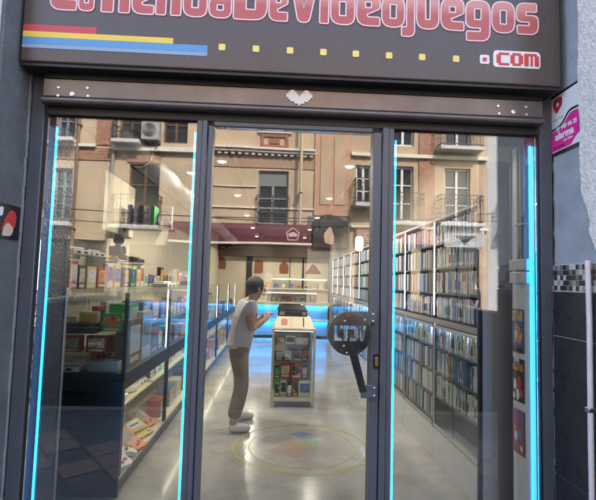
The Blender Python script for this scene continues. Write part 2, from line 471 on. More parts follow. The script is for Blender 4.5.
for i in range(len(pts)-1):
    (a0, b0), (a1, b1) = pts[i], pts[i+1]
    n = max(1, int(math.hypot(a1-a0, b1-b0)/.02)) if i < 12 else 1
    for k in range(n):
        u = k/n; j = .0035 if i < 12 else 0
        rag.append((a0+(a1-a0)*u+random.uniform(-j, j), b0+(b1-b0)*u))
rag.append(pts[-1])
P('render_patch', MB().prism(rag, face('R', (1.589, 0, 0)), .010), M_['render'], t, label='rough pale render patch with a ragged edge')
mb = MB()
for i in range(110):
    z = random.uniform(0, 2.6); w = random.uniform(.001, .006); h = random.uniform(.02, .09)
    mb.box(1.570 if z < 1.53 else 1.584, 1.5895, -.014-w, -.012, z, z+h)
P('mortar_crumbs', mb, mat('mortar', (.24, .18, .15), .9), t)
mb = MB().tube([(1.553, -.335, 0), (1.553, -.335, .8), (1.555, -.337, 1.40), (1.553, -.335, 1.695)], .0135, 14)
t = T('drain_pipe', 'thin white pipe standing against the black tiled wall at the right', 'pipe', (1.553, -.335, 0))
P('tube', mb, mat('off_white_pipe', (.66, .58, .57), .4, noise=.12, nscale=14), t, smooth=50)
P('clip', MB().box(1.5345, 1.5715, -.352, -.318, .95, .972), M_['chrome'], t, bevel=.003)

# ================================================================== SIGN BOARD
SY = -.16
t = T('sign_board', 'long brown shop sign with red web address letters above the door', 'sign', (.075, -.08, 2.672))
out = rect(-1.395, 2.672, 1.545, 3.42, .012)
P('board', MB().prism(out, face('F', (0, SY+.15, 0)), .15), M_['sign'], t, bevel=.008, seg=3)
P('bottom_trim', MB().box(-1.392, 1.542, SY+.012, -.005, 2.655, 2.6715), M_['underside'], t)
w = .72
def hole(x0, y0, x1, y1, r=.03): return [(x0, y0, r), (x0, y1, r), (x1, y1, r), (x1, y0, r)]
G = {}
st = .27
G['L'] = ([[(0, 1.34, .06), (0, 0, .34), (.80, 0, .06), (.80, .30, .06), (.30, .30, .05), (.30, 1.34, .06)]], .80)
G['T'] = ([[(.26, 0, .05), (.54, 0, .05), (.54, 1.06, .02), (.80, 1.06, .05), (.80, 1.34, .05), (0, 1.34, .05), (0, 1.06, .05), (.26, 1.06, .02)]], .80)
G['i'] = ([[(0, 0, .05), (.29, 0, .05), (.29, 1.0, .05), (0, 1.0, .05)], [(0, 1.10, .05), (.29, 1.10, .05), (.29, 1.34, .05), (0, 1.34, .05)]], .29)
G['e'] = ([[(0, 0, .33), (w, 0, .05), (w, .26, .05), (.34, .26, .04), (.30, .36, .0), (w, .56, .05), (w, 1, .30), (0, 1, .30)], hole(.25, .56, .47, .77)], w)
G['n'] = ([[(0, 0, .05), (.28, 0, .05), (.28, .74, .04), (.46, .74, .04), (.46, 0, .05), (.74, 0, .05), (.74, 1, .30), (0, 1, .06)]], .74)
G['d'] = ([[(0, 0, .33), (w, 0, .28), (w, 1.34, .06), (w-.27, 1.34, .06), (w-.27, 1, .04), (0, 1, .30)], hole(.245, .26, .475, .74)], w)
G['a'] = ([[(0, 0, .30), (w, 0, .28), (w, 1, .30), (.05, 1, .08), (.05, .74, .05), (.45, .74, .04), (.45, .62, .04), (0, .62, .28)], hole(.24, .22, .48, .42)], w)
G['D'] = ([[(0, 0, .08), (.90, 0, .40), (.90, 1.34, .40), (0, 1.34, .08)], hole(.32, .30, .60, 1.04)], .90)
G['V'] = ([[(0, 1.34, .08), (.28, 0, .18), (.62, 0, .18), (.90, 1.34, .08), (.60, 1.34, .06), (.45, .42, .05), (.30, 1.34, .06)]], .90)
G['o'] = ([[(0, 0, .33), (w, 0, .33), (w, 1, .33), (0, 1, .33)], hole(.245, .26, .475, .74)], w)
G['j'] = ([[(-.20, -.28, .05), (.29, -.28, .26), (.29, 1, .05), (0, 1, .05), (0, .0, .04), (-.20, .0, .05)]], .29)
G['u'] = ([[(0, 0, .33), (w, 0, .33), (w, 1, .06), (w-.27, 1, .06), (w-.27, .28, .04), (.27, .28, .04), (.27, 1, .06), (0, 1, .06)]], w)
G['g'] = ([[(.02, -.30, .05), (w, -.30, .30), (w, 1, .30), (0, 1, .30), (0, .12, .26), (.45, .12, .02), (.45, -.02, .04), (.02, -.02, .05)], hole(.245, .37, .475, .75)], w)
G['s'] = ([[(.02, 0, .05), (w, 0, .28), (w, .60, .24), (.30, .60, .02), (.30, .74, .02), (w-.05, .74, .05), (w-.05, 1, .05), (0, 1, .28), (0, .40, .24), (.43, .40, .02), (.43, .26, .02), (.02, .26, .05)]], w)
word = 'LaTiendaDeVideojuegos'
LX = [-1.262, -1.112, -1.020, -.900, -.832, -.704, -.559, -.420, -.288, -.095, .018, .183, .243, .387, .527, .665, .722, .858, .999, 1.147, 1.288, 1.424]
LWD = {'T': (-1.052, .215), 'j': (.668, .052)}
XH = .176
class Acc:
    """gathers ready meshes into one MB"""
    def __init__(s): s.mb = MB()
    def add(s, me, slot, mtx):
        s.mb.mi = slot; s.mb.add([mtx @ v.co for v in me.vertices], [tuple(p.vertices) for p in me.polygons])
acc = Acc()
for i, ch in enumerate(word):
    spl, gw = G[ch]
    x0, x1 = LX[i], LX[i+1]-.004
    if ch == 'T': x0, x1 = -1.048, -.868
    if ch == 'j': x0, x1 = .665, .717
    sx = (x1-x0-.012)/gw
    for off, slot, z, dx, dz in ((.0062, 2, .0006, .004, -.007), (.0062, 1, .0018+.0014*(i % 2), 0, 0), (-.0008, 0, .0023+.0014*(i % 2), 0, 0)):
        acc.add(curve_mesh([glyph(s_, sx, XH, x0+.006, 2.966, off) for s_ in spl], extrude=.0002), slot, face('F', (dx, SY-z, dz)))
def letter_print(name):
    m = mat(name, (.5, .1, .1), .35)
    nt = m.node_tree; b = nt.nodes['Principled BSDF']
    tc = nt.nodes.new('ShaderNodeTexCoord'); sp = nt.nodes.new('ShaderNodeSeparateXYZ'); cr = nt.nodes.new('ShaderNodeValToRGB')
    mr = nt.nodes.new('ShaderNodeMapRange'); mr.inputs['From Min'].default_value = .29; mr.inputs['From Max'].default_value = .53
    nt.links.new(tc.outputs['Object'], sp.inputs[0]); nt.links.new(sp.outputs['Z'], mr.inputs[0]); nt.links.new(mr.outputs[0], cr.inputs[0])
    cr.color_ramp.elements[0].color = (.47, .095, .08, 1); cr.color_ramp.elements[0].position = .35
    cr.color_ramp.elements[1].color = (.64, .26, .22, 1); cr.color_ramp.elements[1].position = .62
    nt.links.new(cr.outputs[0], b.inputs['Base Color']); return m
P('lettering', acc.mb, [letter_print('red_print'), mat('pink_white_outline', (.86, .62, .60), .35), mat('dark_red_print', (.13, .03, .03), .4)], t)
mb = MB()
F = face('F', (0, SY, 0))
mb.slot(0).box(-1.388, -1.006, SY-.0022, SY-.0005, 2.838, 2.874)
mb.slot(1).box(-1.388, -.60, SY-.0022, SY-.0005, 2.806, 2.8372)
mb.slot(2).box(-1.388, -.415, SY-.0022, SY-.0005, 2.768, 2.8052)
mb.slot(3).box(-1.388, -.415, SY-.0022, SY-.0005, 2.746, 2.7672)
P('stripes', mb, [mat('red_stripe', (.55, .05, .06), .35), mat('yellow_stripe', (.80, .55, .06), .35), mat('blue_stripe', (.09, .28, .52), .35), mat('pale_blue_stripe', (.24, .34, .46), .35)], t)
for x in (-.338, -.155, .03, .212, .390, .574, .758, .948):
    me = curve_mesh([rect(x-.018, 2.783, x+.018, 2.819, .008)], extrude=.0012)
    PM('yellow_square', me, mat('yellow_print', (.85, .66, .16), .4), t, face('F', (0, SY-.0016, 0)))
pw = mat('white_print', (.82, .79, .77), .4); pr = mat('red_pixel_print', (.62, .05, .04), .4)
PM('dot_tile', curve_mesh([rect(1.082, 2.780, 1.136, 2.832, .012)], extrude=.0012), pw, t, face('F', (0, SY-.0016, 0)))
P('dot_centre', MB().box(1.098, 1.120, SY-.0052, SY-.0030, 2.795, 2.816), pr, t)
PM('suffix_tile', curve_mesh([rp([(1.158, 2.776, .012), (1.170, 2.766, .005), (1.418, 2.766, .012), (1.426, 2.780, .006), (1.426, 2.848, .012), (1.412, 2.862, .006), (1.168, 2.862, .012), (1.158, 2.846, .006)])], extrude=.0012), pw, t, face('F', (0, SY-.0016, 0)))
mb = MB(); pxs = .0118
for bx, rows in ((1.176, ('.#####', '##....', '##....', '##....', '##....', '.#####')), (1.255, ('.####.', '##..##', '##..##', '##..##', '##..##', '.####.')), (1.334, ('######.', '##.#.##', '##.#.##', '##.#.##', '##.#.##', '##.#.##'))):
    for j, row in enumerate(rows):
        i = 0
        while i < len(row):
            if row[i] == '#':
                k = i
                while k < len(row) and row[k] == '#': k += 1
                mb.box(bx+i*pxs, bx+k*pxs, SY-.0052, SY-.0030, 2.849-(j+1)*pxs, 2.849-j*pxs-.0001); i = k
            else: i += 1
P('suffix_lettering', mb, pr, t)

# ================================================================== ROLLER SHUTTER RAIL
t = T('shutter_rail', 'bronze grey bottom rail of the roller shutter under the sign', 'shutter', (.09, -.05, 2.483))
P('rail', MB().box(-1.312, 1.492, -.075, -.032, 2.522, 2.622), M_['rail'], t, bevel=.004)
P('upper_slat', MB().box(-1.312, 1.492, -.066, -.034, 2.627, 2.668), M_['underside'], t, bevel=.003)
mb = MB()
prof = [(-.034, 2.519), (-.082, 2.517), (-.089, 2.511), (-.091, 2.501), (-.087, 2.490), (-.078, 2.484), (-.034, 2.483)]
n = len(prof); vs = [(-1.312, y, z) for y, z in prof] + [(1.492, y, z) for y, z in prof]
mb.add(vs, [(i, (i+1) % n, n+(i+1) % n, n+i) for i in range(n)] + [tuple(range(n-1, -1, -1)), tuple(range(n, 2*n))])
P('lower_lip', mb, M_['rail'], t, smooth=50)
for grp in (((58.5, 87.5, .008), (58, 95.5, .008), (72, 94, .014), (87.5, 88, .008), (88, 96, .008)), ((498, 106, .008), (499, 113.5, .008), (513.5, 112, .014), (526, 107, .008), (526.5, 114.5, .008))):
    for px, py, r in grp:
        p = on_y(px, py, -.076)
        mb = MB().lathe([(r, 0), (r, .0025), (r*.8, .004), (r*.35, .004), (r*.3, .0015), (0, .0015)], face('F', (p.x, -.0755, p.z)), 14)
        P('lock' if r > .01 else 'screw', mb, M_['screw'], t, smooth=40)
rows = ('..##.....##..', '.####...####.', '######.######', '#############', '.###########.', '..#########..', '....#####....', '......#......')
mb = MB(); q = .0112
for j, row in enumerate(rows):
    i = 0
    while i < len(row):
        if row[i] == '#':
            k = i
            while k < len(row) and row[k] == '#': k += 1
            mb.box(.018+i*q, .018+k*q, -.0800, -.0755, 2.619-(j+1)*q, 2.619-j*q-.0002); i = k
        else: i += 1
P('emblem', mb, mat('cream_print', (.80, .70, .60), .5), t, label='cream pixel emblem in the middle of the rail')

# ================================================================== SHOP FRONT
t = T('storefront', 'anthracite aluminium shop front frame with fixed side panes', 'shop front', (.09, 0, 0))
fr = M_['frame']
mb = MB().box(-1.400, -1.328, -.012, .03, 0, 2.668)
P('jamb', mb, fr, t, bevel=.004)
P('jamb_gasket', MB().box(-1.4085, -1.4005, -.004, .03, 0, 2.668).box(-1.3275, -1.313, .002, .03, 0, 2.668), M_['frame_dark'], t)
P('jamb', MB().box(1.508, 1.583, -.012, .03, 0, 2.668), fr, t, bevel=.004)
P('jamb_gasket', MB().box(1.494, 1.5075, -.012, .03, 0, 2.668).box(1.5835, 1.589, -.004, .03, 0, 2.668), M_['frame_dark'], t)
P('post', MB().box(-.478, -.446, -.03, .05, 0, 2.44).box(-.4455, -.419, -.038, .05, 0, 2.44), fr, t, bevel=.003)
P('post', MB().box(.577, .612, -.038, .05, 0, 2.44).box(.6125, .643, -.03, .05, 0, 2.44), fr, t, bevel=.003)
P('header', MB().box(-1.3125, 1.4935, -.02, .06, 2.441, 2.53), M_['frame_dark'], t, bevel=.003)
P('header_reflection', MB().box(-1.3125, -.4785, .0205, .06, 2.392, 2.4405), M_['frame_dark'], t)  # dark strip shaped in place of the header's reflection in the pane
P('header_reflection', MB().box(.6435, 1.4935, .0205, .06, 2.392, 2.4405), M_['frame_dark'], t)  # same stand-in for the dark reflection, on the other side pane
P('header_bead', MB().box(-.384, .52, -.0215, .05, 2.415, 2.4405), fr, t, bevel=.003)
P('sill', MB().box(-1.3125, -.4785, -.03, .05, .0, .06), fr, t, bevel=.003)
P('sill', MB().box(.6435, 1.4935, -.03, .05, .0, .06), fr, t, bevel=.003)
P('fixed_pane', MB().box(-1.3128, -.4783, .004, .014, .06, 2.441), M_['glass'], t)
P('fixed_pane', MB().box(.6433, 1.4938, .004, .014, .06, 2.441), M_['glass'], t)

t = T('glass_door', 'full height glass door with round steel pull handle', 'door', (.07, 0, .01))
P('stile', MB().box(-.413, -.386, -.03, .045, .012, 2.412), fr, t, bevel=.003)
P('stile', MB().box(.522, .571, -.03, .045, .012, 2.412), fr, t, bevel=.003)
P('bottom_rail', MB().box(-.3855, .5215, -.03, .045, .012, .09), fr, t, bevel=.003)
P('pane', MB().box(-.3862, .5222, .004, .014, .09, 2.4145), M_['glass'], t)
# round pull handle with the shop's four initials cut through
hc = (.397, 1.278); rr = .117
def L2(x, y, pts): return [(x+p[0], y+p[1]) for p in pts]
x0, y0, h = hc[0]-.083, hc[1]-.040, .082
def cut(pts): return list(reversed(pts))
spl = [circ(hc[0], hc[1], rr, 72),
       cut(L2(x0, y0, [(0, 0), (.044, 0), (.044, .018), (.020, .018), (.020, h), (0, h)])),
       cut(L2(x0+.030, y0, [(.022, 0), (.040, 0), (.040, h-.018), (.052, h-.018), (.052, h), (0, h), (0, h-.018), (.022, h-.018)])),
       cut(L2(x0+.086, y0, [(0, 0), (.030, 0), (.044, .014), (.044, h-.014), (.030, h), (0, h), (0, h-.020), (.022, h-.020), (.024, .020), (0, .020)])),
       cut(L2(x0+.132, y0, [(.012, 0), (.024, 0), (.042, h), (.024, h), (.018, .03), (.012, h), (-.001, h), (.004, .03)]))]
PM('handle_disc', curve_mesh(spl, extrude=.004, bevel=.001), M_['dark_steel'], t, face('F', (0, -.085, 0)), label='round dark steel disc with initials cut through it')
mb = MB()
for px, py in ((345, 321), (365, 320), (344, 346), (347, 353)):
    p = on_y(px, py, -.09); mb.lathe([(.006, 0), (.006, .003), (.004, .005), (0, .005)], face('F', (p.x, -.0895, p.z)), 12)
P('disc_bolt', mb, M_['screw'], t, smooth=40)
a0, a1 = on_y(353, 352, -.075), on_y(363, 392, -.075)
d = (a1-a0).normalized(); nrm = Vector((d.z, 0, -d.x))*.019
P('handle_arm', MB().prism([(p.x, p.z) for p in (a1-nrm, a1+nrm, a0+nrm*1.25, a0-nrm*1.25)][::1], face('F', (0, -.072, 0)), .008), M_['dark_steel'], t, bevel=.002)
for py0, py1, pxl in ((311, 323, 352), (384, 397, 360)):
    c, e = on_y(pxl, py0, -.04), on_y(375, py1, -.04)
    mb = MB().box(c.x, e.x, -.070, -.062, e.z, c.z).box(e.x-.034, e.x+.006, -.0618, -.0305, e.z, c.z)
    b = P('bracket', mb, M_['frame_dark'] if False else M_['frame'], t, bevel=.002)
    mb = MB()
    for fx, fz in ((.86, .2), (.86, .8), (.12, .5)):
        mb.lathe([(.0055, 0), (.0055, .003), (.003, .005), (0, .005)], face('F', (c.x+(e.x-c.x)*fx, -.0705, e.z+(c.z-e.z)*fz)), 12)
    o = P('bolt', mb, M_['screw'], b, smooth=40)
lk = P('lock', MB().prism(rect(.541, 1.083, .573, 1.163, .015), face('F', (0, -.0305, 0)), .006), M_['black'], t, bevel=.001)
P('key_cylinder', MB().prism(rect(.549, 1.098, .566, 1.148, .008), face('F', (0, -.037, 0)), .007), mat('brass', (.75, .48, .22), .3, 1.0), lk, bevel=.001)

# neon strips
def neon(a, b, r, label, m=None):
    t = T('led_strip', label, 'led strip', a, 'cyan led strips of the shop front')
    P('light_tube', MB().tube([a, b], r, 10), m or M_['neon'], t, smooth=60)
    d = (Vector(b)-Vector(a)).normalized()
    P('end_cap', MB().cyl(Vector(a)-d*.012, a, r*1.2, n=12), M_['black_matt'], t, smooth=40)
    P('end_cap', MB().cyl(b, Vector(b)+d*.012, r*1.2, n=12), M_['black_matt'], t, smooth=40)
neon((-1.296, .075, .06), (-1.296, .075, 2.425), .0062, 'bright cyan led strip beside the dark reveal, far left of the front')
neon((-.5005, .045, .075), (-.5005, .045, 2.425), .0055, 'cyan led strip on the side pane edge left of the glass door')
neon((.671, .045, .075), (.671, .045, 2.425), .0055, 'cyan led strip on the side pane edge right of the glass door')
neon((1.481, .045, .075), (1.481, .045, 2.425), .0066, 'bright cyan led strip beside the white reveal with posters')

# reveals
t = T('reveal_panel', 'dark ribbed reveal panel behind the left pane', 'panel', (-1.36, .2, 0))
rv = mat('dark_textured_panel', (.045, .052, .07), .45, noise=.25, nscale=50, bump=1.0, bscale=60)
P('panel', MB().box(-1.40, -1.322, .031, .375, 0, 2.44), rv, t)
P('edge_trim', MB().box(-1.3215, -1.312, .355, .378, 0, 1.47), M_['silver'], t, bevel=.002)
mb = MB()
c = Vector((-1.306, .36, 1.43))
mb.tube([c+Vector((0.0, math.cos(a)*.0, 0))+Vector((math.cos(a)*.02, 0, math.sin(a)*.02)) for a in [R_(x) for x in range(-80, 261, 20)]], .003, 6)
P('ring', mb, M_['chrome'], t, smooth=60)
t = T('reveal_panel', 'white reveal panel with posters and cables behind the right pane', 'panel', (1.52, .15, 0))
P('panel', MB().box(1.497, 1.56, .031, .285, 0, 2.44), M_['white'], t)
P('edge_trim', MB().box(1.492, 1.5605, .2855, .30, 0, 2.44), M_['frame_dark'], t)
t = T('cable_conduit', 'grey metal conduits running down the white reveal', 'conduit', (1.487, .16, 1.72))
for y in (.115, .150, .190):
    P('tube', MB().tube([(1.487, y, 1.725), (1.487, y, 2.43)], .008, 10), M_['grey'], t, smooth=60)
P('clip', MB().box(1.474, 1.4965, .10, .205, 1.93, 1.945), M_['grey'], t, bevel=.002)
for i, z in enumerate((1.575, 1.652)):
    t = T('junction_box', ('lower' if i == 0 else 'upper')+' grey junction box under the metal conduits', 'junction box', (1.48, .14, z))
    P('housing', MB().box(1.462, 1.4965, .065, .25, z, z+.070), M_['pgrey'], t, bevel=.004)
    P('lid', MB().box(1.457, 1.4615, .07, .245, z+.004, z+.066), M_['pgrey'], t, bevel=.002)
def poster(label, z0, z1, paint):
    t = T('poster', label, 'poster', (1.4965, .218, z0))
    P('sheet', MB().box(1.4935, 1.4965, .150, .2845, z0, z1), M_['black'], t)
    F_ = lambda k: face('R', (1.4932-.0004*k, .217, (z0+z1)/2)) @ Matrix.Diagonal((.61, 1, 1, 1))
    paint(t, F_)
def star_poster(t, F_):
    PM('picture', curve_mesh([rect(-.104, -.10, .104, .125)], extrude=.0001), mat('blue_print', (.03, .11, .30), .4), t, F_(1))
    PM('title', text_mesh('STAR', .085, .0001, .004, sx=.95), mat('yellow_print', (.85, .55, .05), .4), t, F_(2) @ Matrix.Translation((0, .09, 0)))
    PM('shape', curve_mesh([rp([(-.07, -.09, .02), (-.02, -.06, .02), (.05, -.09, .02), (.07, -.02, .03), (.03, .04, .02), (-.04, .045, .02), (-.06, 0, .02)])], extrude=.0001), mat('orange_print', (.68, .30, .12), .4), t, F_(2))
    PM('shape', curve_mesh([circ(-.03, -.02, .024, 20)], extrude=.0001), pw, t, F_(3))
    PM('shape', curve_mesh([rp([(.03, -.03, .01), (.10, .0, .02), (.06, -.07, .01)])], extrude=.0001), mat('yellow_print', (.85, .55, .05), .4), t, F_(3))
def stars_poster(t, F_):
    PM('title', text_mesh('ALL-STARS', .056, .0001, .003, sx=.72), mat('orange_print', (.80, .33, .05), .4), t, F_(2) @ Matrix.Translation((0, .075, 0)))
    PM('title', text_mesh('SUPER', .036, .0001, .002), pw, t, F_(2) @ Matrix.Translation((-.02, .118, 0)))
    for i, (x, y, r) in enumerate(((-.05, -.03, .035), (.03, -.01, .04), (.0, -.085, .035), (.065, -.07, .03), (-.07, -.10, .022))):
        PM('shape', curve_mesh([rp([(x-r, y-r*.6, .01), (x, y-r*1.1, .01), (x+r, y-r*.3, .01), (x+r*.4, y+r, .01), (x-r*.7, y+r*.8, .01)])], extrude=.0001), (pw, pr)[i % 2], t, F_(2+i*.5))
def red_poster(t, F_):
    PM('picture', curve_mesh([rect(-.106, -.13, .106, .13)], extrude=.0001), mat('dark_red_print', (.40, .06, .05), .4), t, F_(1))
    PM('band', curve_mesh([rect(-.106, .05, .106, .13)], extrude=.0001), mat('mauve_print', (.30, .10, .26), .4), t, F_(2))
    for i, (x, y, r, m) in enumerate(((.03, -.01, .035, 'b'), (-.04, -.03, .03, 'w'), (.0, -.085, .025, 'b'), (-.06, .02, .022, 'o'), (.06, -.09, .02, 'w'))):
        PM('shape', curve_mesh([circ(x, y, r, 20)], extrude=.0001), {'b': mat('sky_print', (.06, .30, .58), .4), 'w': pw, 'o': mat('orange_print', (.70, .30, .12), .4)}[m], t, F_(3+i*.3))
poster('small blue poster titled STAR in yellow, highest on the white reveal', 1.150, 1.415, star_poster)
poster('small black poster titled ALL-STARS in orange on the white reveal', .855, 1.115, stars_poster)
poster('small red and mauve poster with blue discs, lowest on the white reveal', .545, .805, red_poster)

# stickers on the return walls
t = T('wall_sticker', 'small dark sticker with red and cream shapes on the grey stucco', 'sticker', (-1.406, -.14, 1.73))
F_ = lambda k: face('L', (-1.4065+.0006*k, -.14, 1.815))
P('sheet', MB().box(-1.4098, -1.4055, -.245, -.038, 1.728, 1.908), M_['black'], t)
PM('shape', curve_mesh([rp([(-.055, -.05, .01), (.0, -.02, .02), (.06, -.03, .02), (.075, .05, .03), (.02, .075, .03), (-.02, .03, .02)])], extrude=.0002), pr, t, F_(3))
PM('shape', curve_mesh([rp([(-.05, -.075, .02), (.03, -.07, .02), (.055, -.03, .02), (.0, .0, .02), (-.03, -.02, .01)])], extrude=.0002), mat('cream_print', (.78, .52, .36), .5), t, F_(4))
PM('shape', curve_mesh([rp([(-.085, .02, .015), (-.05, .03, .01), (-.045, .075, .015), (-.08, .07, .015)])], extrude=.0002), pw, t, F_(4))

t = T('alarm_sign', 'pink and white alarm company sign on the blue grey stucco', 'sign', (1.588, -.13, 2.33))
F_ = lambda k: face('R', (1.5840-.0005*k, -.132, 2.495)) @ Matrix.Diagonal((-1, 1, 1, 1)) @ Matrix.Diagonal((-1, 1, 1, 1))
P('backing', MB().box(1.5845, 1.5888, -.262, -.003, 2.315, 2.675), M_['black'], t)
PM('sheet', curve_mesh([rect(-.126, -.160, .127, .165)], extrude=.0002), pw, t, F_(1))
pk = mat('magenta_print', (.78, .03, .28), .4)
PM('pink_field', curve_mesh([rp([(-.126, -.155, .0), (.045, -.155, .0), (.085, -.12, .02), (.127, -.10, .0), (.127, .022, .0), (.045, .030, .03), (-.03, -.03, .03), (-.126, -.040, .0)])], extrude=.0002), pk, t, F_(2))
PM('black_line', curve_mesh([rp([(-.126, -.034, 0), (-.03, -.024, .03), (.038, .038, .03), (.127, .031, 0), (.127, .044, 0), (.034, .051, .03), (-.036, -.012, .03), (-.126, -.022, 0)])], extrude=.0002), M_['black'], t, F_(2))
PM('emblem', curve_mesh([rp([(-.075, .060, .01), (-.02, .100, .03), (-.025, .150, .03), (-.065, .150, .02), (-.108, .150, .03), (-.105, .100, .03)]), list(reversed(circ(-.065, .113, .013, 16)))], extrude=.0002), mat('red_print2', (.55, .02, .06), .4), t, F_(2))
PM('lettering', text_mesh('alarmvi', .030, .0002, .0003), M_['grey'], t, F_(2) @ Matrix.Translation((-.062, .030, 0)))
PM('lettering', text_mesh('91 949 96 35', .034, .0002, .0016, sx=.98), pw, t, F_(3) @ Matrix.Translation((.010, -.034, 0)))
PM('lettering', text_mesh('alarma', .060, .0002, .0028), pw, t, F_(3) @ Matrix.Translation((-.008, -.076, 0)))
PM('lettering', text_mesh('con vídeo', .020, .0002, .0006), pw, t, F_(3) @ Matrix.Translation((.022, -.112, 0)))
PM('lettering', text_mesh('24 horas', .030, .0002, .0008), mat('dark_print', (.12, .01, .05), .5), t, F_(3) @ Matrix.Translation((-.058, -.136, 0)))
# ================================================================== SHOP INTERIOR
floor_mat = mat('polished_concrete', (.37, .35, .32), .20, noise=.24, nscale=2.2, rvar=.07, coat=.15, detail=8)
S('floor', MB().box(-2.0, 1.72, .05, 12.6, -.05, .004), floor_mat)
S('ceiling', MB().box(-2.0, 1.72, .35, 12.6, 3.0, 3.08), mat('ceiling_paint', (.07, .06, .055), .8, noise=.05, nscale=3))
def wall_thing(label, mb, m, loc):
    return one('wall', mb, m, label, 'wall', loc=loc)
wall_thing('cream side wall behind the counter cabinets, inside left of the shop', MB().box(-2.1, -1.985, .42, 12.6, 0, 3.0), M_['cream_wall'], (-2.04, 6, 0))
wall_thing('taupe side wall behind the game shelving, inside right of the shop', MB().box(1.70, 1.8, .42, 12.6, 0, 3.0), mat('taupe_wall_paint', (.27, .24, .20), .8, noise=.06, nscale=3), (1.75, 6, 0))
wb = T('wall', 'far cream back wall with brown emblems behind the blue lit counter', 'wall', (0, 12.55, 0))
P('plaster', MB().box(-1.985, 1.70, 12.5, 12.6, 0, 3.0), M_['cream_wall'], wb)
P('bulkhead', MB().box(-1.98, 1.69, 12.2, 12.495, 2.34, 2.995), mat('brown_bulkhead', (.06, .035, .022), .6), wb)
P('joint', MB().box(.395, .42, 12.49, 12.499, 1.3, 2.335).box(.82, .88, 12.49, 12.499, 1.3, 2.335).box(-1.05, -.86, 12.45, 12.499, .2, 2.335), M_['black_matt'], wb)
brown = mat('brown_print', (.25, .085, .05), .6)
for i, (px, py, s) in enumerate(((221, 263, .17), (259, 267, .17), (284, 268, .16), (313, 270, .17))):
    p = on_y(px, py, 12.49)
    o = [[(-.9, -1.2, .2), (.9, -1.2, .2), (1, .2, .3), (.5, 1.3, .4), (-.5, 1.3, .4), (-1, .2, .3)], [(-1, -1.3, .3), (.8, -1.2, .4), (.8, 1.2, .5), (-.8, 1.4, .5)], [(-.9, -1.2, .3), (.9, -1.2, .3), (1, .6, .6), (0, 1.5, .5), (-1, .6, .6)], [(-1.6, -.8, .2), (1.6, -.8, .2), (1.1, .1, .3), (.2, 1.1, .3), (-.3, 1.1, .3), (-.9, .0, .3)]][i]
    me = curve_mesh([[(p.x+x*s, p.z+y*s) for x, y in rp(o)]], extrude=.001)
    PM('emblem', me, brown, wb, face('F', (0, 12.493, 0)))

# ceiling spots
def spot(x, y, label, e=42, z=2.9, k=1.0):
    t = T('ceiling_spot', label, 'ceiling lamp', (x, y, 2.999), 'round ceiling spots of the shop')
    P('housing', MB().lathe([(0, .10), (.055, .10), (.062, .09), (.062, .008), (.050, 0), (.048, .012), (0, .012)], Matrix.Translation((x, y, z)), 20), M_['white'], t, smooth=40)
    P('lens', MB().lathe([(0, -.012), (.03, -.009), (.046, .004), (0, .0065)], Matrix.Translation((x, y, z)), 20), M_['lamp'], t, smooth=60)
    l = bpy.data.lights.new('lamp_light', 'AREA'); l.shape = 'DISK'; l.size = .10; l.energy = e; l.color = (1.0, .91, .77)
    lo = bpy.data.objects.new('lamp_light', l); COL.objects.link(lo); lo.parent = t; lo.location = (0, 0, z-.006-2.999)
rowname = ('nearest the door', 'second from the door', 'third from the door', 'fourth from the door', 'farthest from the door')
for i, y in enumerate((2.58, 4.6, 6.8, 9.0, 11.2)):
    spot(-.68, y, 'round warm ceiling spot in the left row, '+rowname[i], (8, 4.5, 3.5, 4.5, 8)[i])
    spot(.80, y, 'round warm ceiling spot in the right row, '+rowname[i], (8, 4.5, 3.5, 4.5, 8)[i])
for i, y in enumerate((3.2, 4.4)):
    spot(-1.15, y, 'round warm ceiling spot by the cream side wall, '+('nearer' if i == 0 else 'farther')+' one', 3.0)

for x, nm in ((-.68, 'left'), (.80, 'right')):
    t = T('ceiling_track', f'long dark ceiling track beside the {nm} row of round spots', 'ceiling track', (x+.16, 6, 2.99))
    P('rail', MB().box(x+.14, x+.18, .9, 12.1, 2.93, 2.965), M_['black_matt'], t)
    for y in (1.6, 3.6, 5.7, 7.9, 10.1):
        P('hanger', MB().box(x+.152, x+.168, y, y+.016, 2.9655, 2.9995), M_['chrome'], t)
        h_ = P('track_head', MB().cyl((x+.16, y+.3, 2.93), (x+.16, y+.3, 2.88), .012, n=8).cyl((x+.16, y+.26, 2.875), (x+.16, y+.40, 2.80), .040, .046, n=16), M_['black_matt'], t, smooth=40)
        P('lens', MB().cyl((x+.16, y+.401, 2.7995), (x+.16, y+.405, 2.7975), .036, n=16), M_['case_led'], h_)
t = T('ventilation_duct', 'round grey ventilation duct hung under the ceiling over the left cabinets', 'duct', (-1.45, 6, 2.8))
P('tube', MB().cyl((-1.45, 1.2, 2.80), (-1.45, 12.0, 2.80), .13, n=24), mat('zinc_duct', (.12, .115, .11), .6, .1, noise=.1, nscale=8), t, smooth=40)
for y in (2.0, 4.0, 6.0, 8.0, 10.0): P('collar', MB().cyl((-1.45, y, 2.80), (-1.45, y+.03, 2.80), .138, n=24), M_['chrome'], t, smooth=40)

